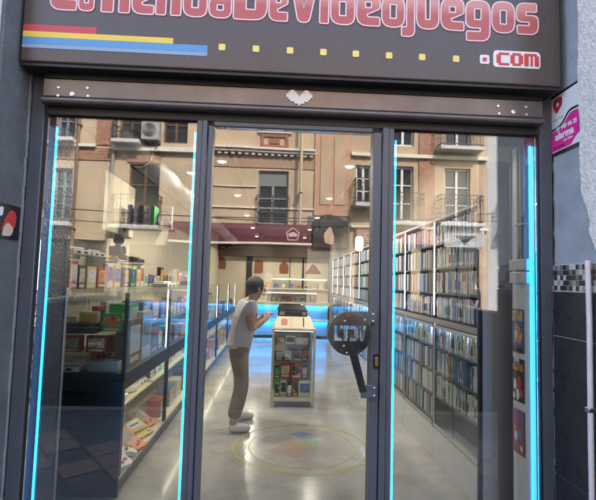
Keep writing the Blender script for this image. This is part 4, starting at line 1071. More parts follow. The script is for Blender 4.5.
P('display', MB().box(.10, .33, 3.2655, 3.2672, 1.12, 1.155), M_['black_matt'], t)
t = T('video_recorder', 'upper black machine with sloping lid on the stack', 'video recorder', (.21, 3.4, 1.181))
P('case', MB().add([(.0, 3.28, 1.181), (.40, 3.28, 1.181), (.40, 3.5, 1.181), (.0, 3.5, 1.181), (.04, 3.33, 1.245), (.36, 3.33, 1.245), (.36, 3.48, 1.25), (.04, 3.48, 1.25)], [(3, 2, 1, 0), (4, 5, 6, 7), (0, 1, 5, 4), (1, 2, 6, 5), (2, 3, 7, 6), (3, 0, 4, 7)]), M_['black'], t, bevel=.006)
P('lid', MB().box(.08, .32, 3.36, 3.46, 1.2515, 1.262), M_['grey'], t, bevel=.003)

# ---------------------------------------------------------------- blue lit counter and the shelves behind it
t = T('sales_counter', 'long pale counter with two bands of blue light across the back', 'counter', (-.2, 10, 0))
P('body', MB().box(-1.0, 1.40, 9.72, 10.3, .08, .93), mat('counter_laminate', (.24, .26, .28), .5), t)
P('plinth', MB().box(-.98, 1.38, 9.78, 10.28, .004, .079), M_['black'], t)
P('worktop', MB().box(-1.03, 1.42, 9.60, 10.34, .9305, .985), M_['cream'], t, bevel=.004)
P('lip', MB().box(-1.03, 1.42, 9.60, 9.612, .893, .9302), M_['white'], t)
P('middle_ledge', MB().box(-1.02, 1.41, 9.60, 9.7195, .50, .52), M_['white'], t)
P('lip', MB().box(-1.02, 1.41, 9.60, 9.612, .465, .4998), M_['white'], t)
P('light_band', MB().box(-1.0, 1.40, 9.64, 9.69, .915, .929), M_['led'], t)
P('light_band', MB().box(-1.0, 1.40, 9.64, 9.69, .485, .4985), M_['led'], t)
t = T('glass_showcase', 'low lit glass showcase standing on the blue lit counter', 'showcase', (.4, 9.9, .976))
P('back_board', MB().box(-.30, 1.10, 10.1, 10.12, .986, 1.23), M_['cream'], t)
P('top_board', MB().box(-.30, 1.10, 9.72, 10.12, 1.2305, 1.25), M_['white'], t)
P('front_glass', MB().box(-.30, 1.10, 9.72, 9.726, .986, 1.23), M_['vglass'], t)
P('light_strip', MB().box(-.28, 1.08, 9.75, 9.765, 1.215, 1.230), M_['white_led'], t)
for i in range(10):
    c1, c2 = tones[(i*3+1) % 10], tones[(i*7+2) % 10]
    if c1 == c2: c2 = 'white' if c1 != 'white' else 'red'
    carton((-.22+.135*i, 9.95, .9865), .095, .05, random.uniform(.12, .19), M_[c1], f'{c1} boxed figure with {c2} window in the showcase, {("first","second","third","fourth","fifth","sixth","seventh","eighth","ninth","tenth")[i]} from its left end'.replace('pgrey', 'pale grey'), art=ART[c2], group='boxed figures in the showcase')
t = T('back_shelf', 'lit cream back shelf under the emblems on the far wall', 'shelf', (0, 12.2, 0))
P('cupboard', MB().box(-.80, 1.66, 12.0, 12.45, .004, 1.28), M_['cream'], t)
P('board', MB().box(-.80, 1.66, 11.95, 12.46, 1.2805, 1.31), M_['white'], t)
P('light_strip', MB().box(-.20, 1.64, 12.40, 12.42, 1.60, 1.63), M_['white_led'], t)
P('upper_board', MB().box(-.20, 1.66, 12.25, 12.46, 1.632, 1.65), M_['white'], t)
for i in range(9):
    c1, c2 = tones[(i*7+3) % 10], tones[(i*3+5) % 10]
    if c1 == c2: c2 = 'white' if c1 != 'white' else 'red'
    carton((-.55+.25*i, 12.12, 1.3105), .15, .08, random.uniform(.10, .22), M_[c1], f'{c1} box with {c2} front on the far back shelf, {("first","second","third","fourth","fifth","sixth","seventh","eighth","ninth")[i]} from the left'.replace('pgrey', 'pale grey'), art=ART[c2], group='boxes on the back shelf')
# ================================================================== THE STREET OPPOSITE (seen in the glass)
YF = -12.0
def facade(mb, x0, x1, z0, z1, openings, yf=YF, depth=.22):
    xs = sorted({x0, x1, *[o[0] for o in openings], *[o[1] for o in openings]})
    zs = sorted({z0, z1, *[o[2] for o in openings], *[o[3] for o in openings]})
    for i in range(len(xs)-1):
        for j in range(len(zs)-1):
            cx, cz = (xs[i]+xs[i+1])/2, (zs[j]+zs[j+1])/2
            if any(o[0] < cx < o[1] and o[2] < cz < o[3] for o in openings): continue
            mb.quad((xs[i+1], yf, zs[j]), (xs[i], yf, zs[j]), (xs[i], yf, zs[j+1]), (xs[i+1], yf, zs[j+1]))
    for a, b, c, d in openings:
        mb.quad((a, yf, c), (a, yf-depth, c), (a, yf-depth, d), (a, yf, d)); mb.quad((b, yf-depth, c), (b, yf, c), (b, yf, d), (b, yf-depth, d))
        mb.quad((a, yf, c), (b, yf, c), (b, yf-depth, c), (a, yf-depth, c)); mb.quad((a, yf-depth, d), (b, yf-depth, d), (b, yf, d), (a, yf, d))
    # sides, top and back
    yb = yf-6
    mb.quad((x0, yf, z0), (x0, yb, z0), (x0, yb, z1), (x0, yf, z1)); mb.quad((x1, yb, z0), (x1, yf, z0), (x1, yf, z1), (x1, yb, z1))
    mb.quad((x0, yf, z1), (x0, yb, z1), (x1, yb, z1), (x1, yf, z1)); mb.quad((x0, yb, z0), (x1, yb, z0), (x1, yb, z1), (x0, yb, z1))
pane_m = mat('window_pane', (.02, .024, .03), .06, spec=.6)
def window(parent, a, b, c, d, frame, yf=YF, shutter=None, sill=None, bars=2):
    y = yf-.17
    w_ = MB().box(a, a+.06, y, y+.06, c, d).box(b-.06, b, y, y+.06, c, d).box(a+.0602, b-.0602, y, y+.06, d-.07, d).box(a+.0602, b-.0602, y, y+.06, c, c+.08)
    cx = (a+b)/2
    w_.box(cx-.04, cx+.04, y+.001, y+.065, c+.0802, d-.0702)
    for k in range(1, bars+1):
        z = c+(d-c)*k/(bars+1)
        w_.box(a+.0602, cx-.0402, y+.002, y+.055, z-.02, z+.02).box(cx+.0402, b-.0602, y+.002, y+.055, z-.02, z+.02)
    f = P('window', w_, frame, parent)
    P('pane', MB().box(a+.05, b-.05, y-.03, y-.003, c+.05, d-.05), pane_m, f)
    if shutter:
        mb = MB()
        for k in range(9): mb.box(a+.065, b-.065, y+.068, y+.075, d-.08-.045*(k+1), d-.083-.045*k)
        P('shutter', mb, shutter, f)
    if sill: P('sill', MB().box(a-.10, b+.10, yf-.10, yf+.08, c-.08, c-.002), sill, f)
    return f
iron = mat('wrought_iron', (.02, .02, .022), .5)
def balcony(parent, a, b, z, h=.95, d=.45, yf=YF, slab=None):
    y1 = yf+d
    s = P('balcony', MB().box(a, b, yf+.002, y1, z-.13, z), slab or M_['pale_front'], parent, bevel=.02)
    mb = MB()
    for zz in (z+.06, z+h-.15, z+h):
        mb.box(a+.02, b-.02, y1-.05, y1-.025, zz-.012, zz+.012).box(a+.02, a+.045, yf+.003, y1-.0505, zz-.012, zz+.012).box(b-.045, b-.02, yf+.003, y1-.0505, zz-.012, zz+.012)
    n = int((b-a)/.11)
    for i in range(n+1):
        x = a+.035+(b-a-.07)*i/n; mb.cyl((x, y1-.0375, z), (x, y1-.0375, z+h), .008, n=6)
        if i < n:
            xc = x+(b-a-.07)/n/2; rr_ = (b-a)/n*.40
            ring_ = [(xc+rr_*math.cos(t), y1-.0375, z+h-.33+rr_*2*math.sin(t)) for t in [2*PI*k/10 for k in range(11)]]
            mb.tube(ring_, .006, 5)
    for k in range(3):
        y = yf+.08+k*.12
        for x in (a+.0325, b-.0325): mb.cyl((x, y, z), (x, y, z+h), .008, n=6)
    P('railing', mb, iron, s)
    return s
def shopglass(parent, a, b, c, d, fm, mull=2):
    y = YF-.15
    mb = MB().box(a, a+.08, y, y+.08, c, d).box(b-.08, b, y, y+.08, c, d).box(a+.0802, b-.0802, y, y+.08, d-.10, d).box(a+.0802, b-.0802, y, y+.08, c, c+.25)
    for k in range(1, mull):
        x = a+(b-a)*k/mull; mb.box(x-.03, x+.03, y+.001, y+.07, c+.2502, d-.1002)
    f = P('shop_window', mb, fm, parent); P('pane', MB().box(a+.05, b-.05, y-.03, y-.003, c+.1, d-.05), pane_m, f)
tan1 = mat('cream_render', (.50, .385, .265), .9, noise=.17, nscale=1.3, bump=.15, bscale=40)
tan2 = mat('ochre_render', (.51, .38, .255), .9, noise=.18, nscale=1.1, bump=.15, bscale=40)
tan3 = mat('tan_render', (.46, .335, .225), .9, noise=.18, nscale=1.2, bump=.15, bscale=40)
white_r = mat('white_render', (.42, .42, .44), .9, noise=.08, nscale=1.5)
brick_r = brickmat('red_brick', (.34, .15, .085), (.27, .11, .06), (.40, .30, .22), 1.0, bw=.24, rh=.075, ms=.008, rough=.85, axis='XZ', noise=.2)
trim_w = mat('white_stone_trim', (.70, .64, .56), .8, noise=.06, nscale=5)
gfb = mat('grey_blue_frame', (.22, .25, .28), .5)
brown_w = mat('brown_wood', (.10, .05, .03), .5)
wht_f = mat('white_window_frame', (.70, .69, .66), .5)
stone_g = mat('grey_shop_stone', (.20, .18, .16), .8, noise=.15, nscale=6)

# -- left building: cream with brick bands
t = T('apartment_building', 'cream apartment house with red brick bands and balconies across the street', 'building', (-7, YF, 0))
ops = [(-4.92, -3.95, 3.25, 5.22), (-7.30, -6.70, 3.3, 5.0), (-5.30, -4.62, 5.95, 7.9), (-7.30, -6.72, 5.95, 7.9), (-4.80, -3.55, .0, 2.6), (-7.6, -5.5, 0, 2.7), (-9.5, -8.4, 3.3, 5.2), (-9.5, -8.4, 5.95, 7.9), (-3.9, -3.1, 5.95, 7.9), (-9.6, -8.2, 0, 2.7)]
mb = MB(); facade(mb, -12, -2.62, 0, 8.6, ops)
P('wall', mb, tan1, t)
P('ground_floor_cladding', MB().box(-8.15, -7.65, YF+.004, YF+.03, 0, 2.9).box(-5.45, -4.85, YF+.004, YF+.03, 0, 2.9).box(-3.5, -2.64, YF+.004, YF+.03, 0, 2.9), stone_g, t)
P('brick_band', MB().box(-8.2, -5.5, YF+.003, YF+.035, 5.30, 5.70).box(-4.98, -3.92, YF+.003, YF+.035, 5.26, 5.60).box(-6.02, -5.48, YF+.004, YF+.037, 5.80, 8.5).box(-8.2, -7.4, YF+.003, YF+.035, 5.80, 8.5), brick_r, t)
P('ledge', MB().box(-8.3, -5.99, YF+.003, YF+.14, 5.704, 5.80).box(-5.47, -2.64, YF+.003, YF+.16, 5.62, 5.78), trim_w, t, bevel=.01)
window(t, -4.92, -3.95, 3.25, 5.22, brown_w); window(t, -7.30, -6.70, 3.3, 5.0, gfb); window(t, -5.30, -4.62, 5.95, 7.9, brown_w)
window(t, -7.30, -6.72, 5.95, 7.9, gfb); window(t, -9.5, -8.4, 3.3, 5.2, gfb); window(t, -9.5, -8.4, 5.95, 7.9, gfb); window(t, -3.9, -3.1, 5.95, 7.9, brown_w)
balcony(t, -5.35, -3.80, 3.2); balcony(t, -7.7, -6.55, 3.2); balcony(t, -5.40, -4.55, 5.92); balcony(t, -7.7, -6.6, 5.92); balcony(t, -9.7, -8.2, 3.2)
shopglass(t, -4.80, -3.55, 0, 2.6, M_['black'], 2); shopglass(t, -7.6, -5.5, 0, 2.7, M_['black_matt'], 3); shopglass(t, -9.6, -8.2, 0, 2.7, M_['black_matt'], 2)
P('roof', MB().box(-12.1, -2.63, YF-6.1, YF+.35, 8.6, 8.8), trim_w, t)
for i, x in enumerate((-6.56, -5.42)):
    t = T('downpipe', ('brown' if i == 0 else 'grey')+' downpipe on the cream and brick house across the street', 'pipe', (x, YF+.1, 0))
    P('tube', MB().cyl((x, YF+.10, 0), (x, YF+.10, 8.5), .055, n=10), mat('pipe_paint', (.19, .12, .09) if i == 0 else (.25, .23, .22), .5), t, smooth=50)
    P('clip', MB().box(x-.07, x+.07, YF+.01, YF+.16, 3.0, 3.04).box(x-.07, x+.07, YF+.01, YF+.16, 6.4, 6.44), iron, t)
t = T('air_conditioner', 'grey air conditioning unit hung on the cream house across the street', 'air conditioner', (-4.24, YF+.2, 5.9))
P('housing', MB().box(-4.53, -3.95, YF+.06, YF+.36, 5.93, 6.56), mat('ac_paint', (.36, .35, .33), .5), t, bevel=.02)
F_ = face('B', (-4.27, YF+.362, 6.25))
mb = MB()
for k in range(7): mb.lathe([(.03+.03*k, 0), (.036+.03*k, 0), (.036+.03*k, .012), (.03+.03*k, .012), (.03+.03*k, 0)], F_, 24)
P('fan_grille', mb, M_['black_matt'], t)
P('bracket', MB().box(-4.5, -4.46, YF+.003, YF+.36, 5.86, 5.928).box(-4.02, -3.98, YF+.003, YF+.36, 5.86, 5.928), iron, t)

# -- middle building
t = T('town_house', 'ochre house with one tall grey window above the burgundy awning across the street', 'building', (0, YF, 0))
ops = [(-.74, .26, 3.40, 5.16), (-.70, .22, 6.5, 8.2), (-2.3, -.4, 0, 2.62), (-.2, .95, 0, 2.62)]
mb = MB(); facade(mb, -2.615, 2.32, 0, 8.9, ops)
P('wall', mb, tan2, t)
P('brick_band', MB().box(-2.6, .58, YF+.003, YF+.03, 5.25, 5.70).box(.73, 1.12, YF+.003, YF+.03, 5.25, 5.70), mat('rust_band', (.38, .24, .16), .85, noise=.15, nscale=7), t)
mb = MB().box(-2.61, 1.12, YF+.003, YF+.20, 5.72, 5.80).box(-2.61, 1.12, YF+.003, YF+.26, 5.803, 5.88)
P('cornice', mb, trim_w, t, bevel=.012)
mb = MB()
for k in range(17): mb.box(-2.5+.215*k, -2.39+.215*k, YF+.004, YF+.15, 5.64, 5.717)
P('dentil_row', mb, trim_w, t)
mb = MB().box(-.70, .22, YF+.003, YF+.05, 5.94, 6.02).box(-.70, .22, YF+.003, YF+.05, 6.30, 6.40).box(-.70, -.60, YF+.003, YF+.05, 6.0202, 6.2998).box(.12, .22, YF+.003, YF+.05, 6.0202, 6.2998).box(-.42, -.06, YF+.003, YF+.04, 6.08, 6.24)
P('frieze_panel', mb, mat('red_terracotta', (.30, .10, .07), .8), t)
window(t, -.74, .26, 3.40, 5.16, gfb, shutter=mat('shutter_slats', (.18, .19, .19), .6), sill=trim_w, bars=3)
window(t, -.70, .22, 6.5, 8.2, gfb, sill=trim_w)
mb = MB()
for zz in (3.52, 4.28, 4.34): mb.box(-.78, .30, YF+.06, YF+.085, zz-.012, zz+.012)
for i in range(11): mb.cyl((-.77+.107*i, YF+.072, 3.50), (-.77+.107*i, YF+.072, 4.34), .009, n=6)
for i in range(5):
    c_ = Vector((-.66+.214*i, YF+.072, 3.85)); mb.tube([c_+Vector((.08*math.cos(q), 0, .14*math.sin(q))) for q in [2*PI*k/12 for k in range(13)]], .007, 5)
P('railing', mb, iron, t)
pil = mat('rose_pilaster', (.50, .28, .18), .85, noise=.14, nscale=4)
P('pilaster', MB().box(1.12, 2.31, YF+.003, YF+.06, 3.75, 8.8), pil, t)
P('pilaster_panel', MB().box(1.30, 1.62, YF+.0605, YF+.085, 4.1, 6.4).box(1.75, 2.12, YF+.0605, YF+.085, 4.1, 6.4), tan3, t, bevel=.01)
P('string_course', MB().box(-2.6, 1.115, YF+.003, YF+.05, 3.92, 3.97).box(-2.6, -.80, YF+.0035, YF+.045, 4.62, 4.65), trim_w, t)
shopglass(t, -2.3, -.4, 0, 2.62, M_['black'], 3); shopglass(t, -.2, .95, 0, 2.62, M_['black'], 2)
P('ground_floor_cladding', MB().box(-.395, -.205, YF+.004, YF+.04, 0, 2.62).box(.955, 2.31, YF+.004, YF+.04, 0, 3.72), stone_g, t)
P('roof', MB().box(-2.62, 2.33, YF-6.1, YF+.4, 8.9, 9.1), trim_w, t)
t = T('downpipe', 'pale downpipe beside the tall grey window of the ochre house', 'pipe', (.655, YF+.1, 3.4))
P('tube', MB().cyl((.655, YF+.28, 3.4), (.655, YF+.28, 8.8), .05, n=10), mat('pale_pipe', (.55, .42, .28), .5), t, smooth=50)
P('clip', MB().box(.59, .72, YF+.01, YF+.34, 4.4, 4.43), iron, t)
t = T('shop_awning', 'burgundy shop awning with white lower edge and pale badge across the street', 'awning', (-1.1, YF, 2.7))
ya = YF+.75
mb = MB().add([(-3.4, YF+.03, 3.42), (1.02, YF+.03, 3.42), (1.02, ya, 3.18), (-3.4, ya, 3.18), (-3.4, YF+.03, 2.72), (1.02, YF+.03, 2.72), (1.02, ya, 2.74), (-3.4, ya, 2.74)], [(0, 1, 2, 3), (7, 6, 5, 4), (3, 2, 6, 7), (0, 3, 7, 4), (2, 1, 5, 6), (1, 0, 4, 5)])
P('canvas', mb, mat('burgundy_canvas', (.11, .018, .035), .75, noise=.12, nscale=5), t, bevel=.02)
P('white_edge', MB().box(-3.41, 1.03, ya-.02, ya+.035, 2.66, 2.735), trim_w, t, bevel=.008)
sc_ = []
for k in range(22): sc_ += [(-3.4+.2009*k, 2.66), (-3.4+.2009*k+.03, 2.56), (-3.4+.2009*k+.10, 2.535), (-3.4+.2009*k+.17, 2.56)]
sc_ += [(1.02, 2.659), ]
P('valance', MB().prism([(-x, z) for x, z in sc_], face('B', (0, ya-.004, 0)) , .008), mat('burgundy_canvas2', (.16, .05, .045), .8), t)
bd = curve_mesh([[(-.43+x*.24, 3.0+y*.24) for x, y in ((-.9, .3), (0, 1), (.9, .3), (.65, -.8), (-.65, -.8))], list(reversed([(-.43+x*.20, 3.0+y*.20) for x, y in ((-.9, .3), (0, 1), (.9, .3), (.65, -.8), (-.65, -.8))])), [(-.43+x*.14, 2.99+y*.06) for x, y in ((-.9, -1), (.9, -1), (1, .6), (0, 1.6), (-1, .6))]], extrude=.004)
PM('badge', bd, mat('pink_white_print', (.62, .42, .46), .6), t, face('B', (0, ya+.004, 0)))
t = T('shop_sign', 'dark shop sign board with hanging cured meat shape right of the awning', 'sign', (1.7, YF+.1, 2.6))
P('board', MB().prism([(-2.25, 2.65), (-1.10, 2.65), (-1.10, 3.55), (-1.30, 3.72), (-1.55, 3.78), (-1.85, 3.74), (-2.1, 3.6), (-2.25, 3.58)], face('B', (0, YF+.05, 0)), .10), mat('dark_board', (.035, .03, .03), .5), t, bevel=.015)
PM('motif', curve_mesh([rp([(-1.75, 2.75, .05), (-1.5, 2.80, .08), (-1.45, 3.1, .1), (-1.62, 3.35, .03), (-1.68, 3.36, .03), (-1.80, 3.0, .1)])], extrude=.006), mat('sign_tan', (.55, .40, .28), .6), t, face('B', (0, YF+.158, 0)))

# -- right buildings
t = T('apartment_building', 'tan apartment house with white framed windows across the street', 'building', (4.6, YF, 0))
ops = [(2.50, 3.02, 4.2, 5.5), (5.50, 6.40, 3.62, 5.52), (3.72, 4.45, 3.62, 5.52), (2.5, 4.4, 0, 2.75), (4.7, 6.7, 0, 2.75), (5.5, 6.4, 6.2, 8.0), (3.72, 4.45, 6.2, 8.0)]
mb = MB(); facade(mb, 2.325, 6.98, 0, 8.5, ops)
P('wall', mb, tan3, t)
for a, b, c, d in ops[:3]+ops[5:]: window(t, a, b, c, d, wht_f)
balcony(t, 5.2, 6.7, 3.58); balcony(t, 3.5, 4.7, 3.58); balcony(t, 2.4, 3.2, 4.16, h=.8); balcony(t, 5.2, 6.7, 6.15)
P('brick_band', MB().box(4.62, 5.15, YF+.003, YF+.035, 3.7, 8.4), brick_r, t)
P('ledge', MB().box(2.33, 6.97, YF+.003, YF+.12, 5.78, 5.90).box(2.33, 6.97, YF+.003, YF+.12, 3.36, 3.45), trim_w, t, bevel=.01)
shopglass(t, 2.5, 4.4, 0, 2.75, M_['black_matt'], 2); shopglass(t, 4.7, 6.7, 0, 2.75, M_['black_matt'], 3)
P('roof', MB().box(2.335, 7.0, YF-6.1, YF+.4, 8.5, 8.7), trim_w, t)
t = T('shop_awning', 'faded pink shop fascia with wavy edge under the tan apartment house', 'awning', (5, YF, 2.8))
P('fascia', MB().box(2.5, 6.3, YF+.01, YF+.16, 2.85, 3.30), mat('rose_fascia', (.34, .15, .12), .7, noise=.12, nscale=6), t, bevel=.01)
mb = MB()
for k in range(10): mb.lathe([(.10, 0), (.13, 0), (.13, .02), (.10, .02), (.10, 0)], face('B', (2.9+.36*k, YF+.161, 3.07)), 16)
P('motif', mb, mat('pale_rose', (.60, .42, .40), .6), t)
t = T('shop_sign', 'white shop board with a dark triangular emblem across the street', 'sign', (6.1, YF+.2, 2.9))
P('board', MB().box(5.4, 6.75, YF+.17, YF+.25, 2.78, 3.34), white_r, t, bevel=.01)
PM('emblem', curve_mesh([[(-6.5, 3.16), (-5.75, 3.16), (-5.95, 3.05), (-6.12, 2.86), (-6.3, 3.05)]], extrude=.004), M_['black_matt'], t, face('B', (0, YF+.256, 0)))
t = T('apartment_building', 'white apartment house with grey framed windows at the far right across the street', 'building', (9.5, YF, 0))
ops = [(7.55, 8.35, 3.4, 5.4), (9.6, 10.5, 3.4, 5.4), (7.5, 9, 0, 2.7), (7.55, 8.35, 6.2, 8.2), (9.6, 10.5, 6.2, 8.2)]
mb = MB(); facade(mb, 6.985, 12, 0, 9, ops)
P('wall', mb, white_r, t)
for a, b, c, d in (ops[0], ops[1], ops[3], ops[4]): window(t, a, b, c, d, gfb)
balcony(t, 7.3, 8.7, 3.36); balcony(t, 9.4, 10.8, 3.36)
shopglass(t, 7.5, 9, 0, 2.7, M_['black_matt'], 2)
P('roof', MB().box(6.99, 12.1, YF-6.1, YF+.4, 9, 9.2), trim_w, t)

for i, (x0, z0, x1, z1, sag) in enumerate(((-9, 3.75, 1.1, 3.62, .12), (-2.6, 3.55, 7, 3.95, .22))):
    t = T('street_cable', ('long' if i == 0 else 'sagging')+' black cable strung along the house fronts across the street', 'cable', (x0, YF+.2, z0))
    P('cable', MB().tube([(x0+(x1-x0)*u/14, YF+.30, z0+(z1-z0)*u/14-sag*4*(u/14)*(1-u/14)) for u in range(15)], .018, 6), iron, t)

# ================================================================== PARKED CARS
def car(loc, label, paint, flip=False):
    """side profile lofted across the width; x forward"""
    t = T('parked_car', label, 'car', loc, 'cars parked along the kerb')
    sgn = -1 if flip else 1
    Mx = Matrix.Translation(loc) @ Matrix.Rotation(PI if flip else 0, 4, 'Z')
    st_ = [(-2.10, .36, .62, .62, .70), (-2.06, .26, .86, .86, .78), (-1.80, .20, .95, 1.10, .84), (-1.35, .18, .97, 1.36, .86), (-.60, .17, .96, 1.46, .87), (.10, .17, .95, 1.45, .87), (.62, .17, .94, 1.22, .87), (1.12, .18, .92, .96, .86), (1.65, .20, .86, .865, .83), (2.02, .25, .74, .745, .76), (2.12, .36, .58, .58, .66)]
    vs = []; fs = []
    for x, zb, zs_, zt, hw in st_:
        tw = hw*(.80 if zt-zs_ > .12 else .93)
        half = [(hw*.80, zb), (hw*.98, zb+.10), (hw, (zb+zs_)/2), (hw*.985, zs_-.03), (hw*.94, zs_+.01), (tw, zt-.07 if zt-zs_ > .12 else zt-.002), (tw*.86, zt-.01), (0, zt+.012)]
        ring_ = [(x, y, z) for y, z in half] + [(x, -y, z) for y, z in reversed(half[:-1])]
        vs += ring_
    k = 15; n = len(st_)
    for i in range(n-1):
        for q in range(k): fs.append((i*k+q, (i+1)*k+q, (i+1)*k+(q+1) % k, i*k+(q+1) % k))
    fs += [tuple(range(k)), tuple(range((n-1)*k+k-1, (n-1)*k-1, -1))]
    mb = MB().add([Mx @ Vector(v) for v in vs], fs)
    b = P('body', mb, paint, t, smooth=60)
    s = b.modifiers.new('sub', 'SUBSURF'); s.levels = 1; s.render_levels = 2
    gl = mat('car_glass', (.012, .014, .016), .05, spec=.8)
    for side in (-1, 1):
        for pts in ([(-1.42, .99), (-.52, .985), (-.52, 1.36), (-1.18, 1.30)], [(-.45, .985), (.86, .965), (.32, 1.32), (.05, 1.36), (-.45, 1.37)]):
            mb = MB(); inn = []
            for x, z in pts:
                f_ = (z-.97)/.42; inn.append(Mx @ Vector((x, side*(.83-.125*f_+.028), z)))
            mb.add(inn+[p+Mx.to_3x3() @ Vector((0, -side*.02, 0)) for p in inn], [tuple(range(len(inn))), tuple(range(2*len(inn)-1, len(inn)-1, -1))]+[(i, i+len(inn), (i+1) % len(inn)+len(inn), (i+1) % len(inn)) for i in range(len(inn))])
            P('side_window', mb, gl, t)
        P('door_handle', MB().obox(Mx @ Matrix.Translation((-.30, side*.885, .86)), .16, .02, .03), M_['chrome'], t, bevel=.005)
        P('mirror', MB().ball(Mx @ Vector((.72, side*.96, 1.0)), .09, .10, .07, 12, 8), paint, t, smooth=60)
        P('headlight', MB().ball(Mx @ Vector((1.93, side*.60, .66)), .16, .13, .075, 12, 8), M_['white'], t, smooth=60)
        P('tail_light', MB().ball(Mx @ Vector((-2.0, side*.66, .80)), .09, .09, .11, 12, 8), M_['red'], t, smooth=60)
    for x0, z0, x1, z1, nm in ((1.10, .995, .60, 1.27, 'windscreen'), (-1.86, 1.08, -1.50, 1.33, 'rear_window')):
        mb = MB(); q = [Mx @ Vector(p) for p in ((x0, -.66, z0), (x0, .66, z0), (x1, .60, z1), (x1, -.60, z1))]
        up_ = Mx.to_3x3() @ Vector((.03 if x0 > 0 else -.03, 0, .045)); q = [p+up_ for p in q]
        mb.add(q+[p-up_*.3 for p in q], [(0, 1, 2, 3), (7, 6, 5, 4), (0, 4, 5, 1), (1, 5, 6, 2), (2, 6, 7, 3), (3, 7, 4, 0)])
        P(nm, mb, gl, t)
    for x in (-1.30, 1.32):
        for side in (-1, 1):
            F_ = Mx @ Matrix.Translation((x, side*.78, .325)) @ Matrix.Rotation(-side*PI/2, 4, 'X')
            wv = P('wheel', MB().lathe([(.20, -.09), (.31, -.09), (.325, -.06), (.325, .08), (.31, .105), (.21, .11), (.20, .09)], F_, 28), mat('tyre', (.02, .02, .02), .8), t, smooth=40)
            mb = MB().lathe([(.205, .10), (.195, .085), (.19, .06), (.06, .075), (.05, .10), (0, .10)], F_, 28)
            P('rim', mb, mat('alloy', (.35, .35, .36), .35, .8), wv, smooth=40)
            P('wheel_arch', MB().lathe([(.335, .05), (.40, .05), (.40, .098), (.335, .098), (.335, .05)], F_, 28), M_['black_matt'], t, smooth=40)
    P('grille', MB().obox(Mx @ Matrix.Translation((2.09, 0, .50)), .06, .9, .14), M_['black_matt'], t, bevel=.02)
    return t
car((-1.86, -3.86, -.118), 'dark grey parked car with its nose opposite the glass door', mat('dark_grey_paint', (.025, .027, .032), .22, .3, coat=.6))
car((2.52, -3.86, -.118), 'black parked car standing behind the dark grey car', mat('black_paint', (.012, .012, .014), .2, .2, coat=.6))

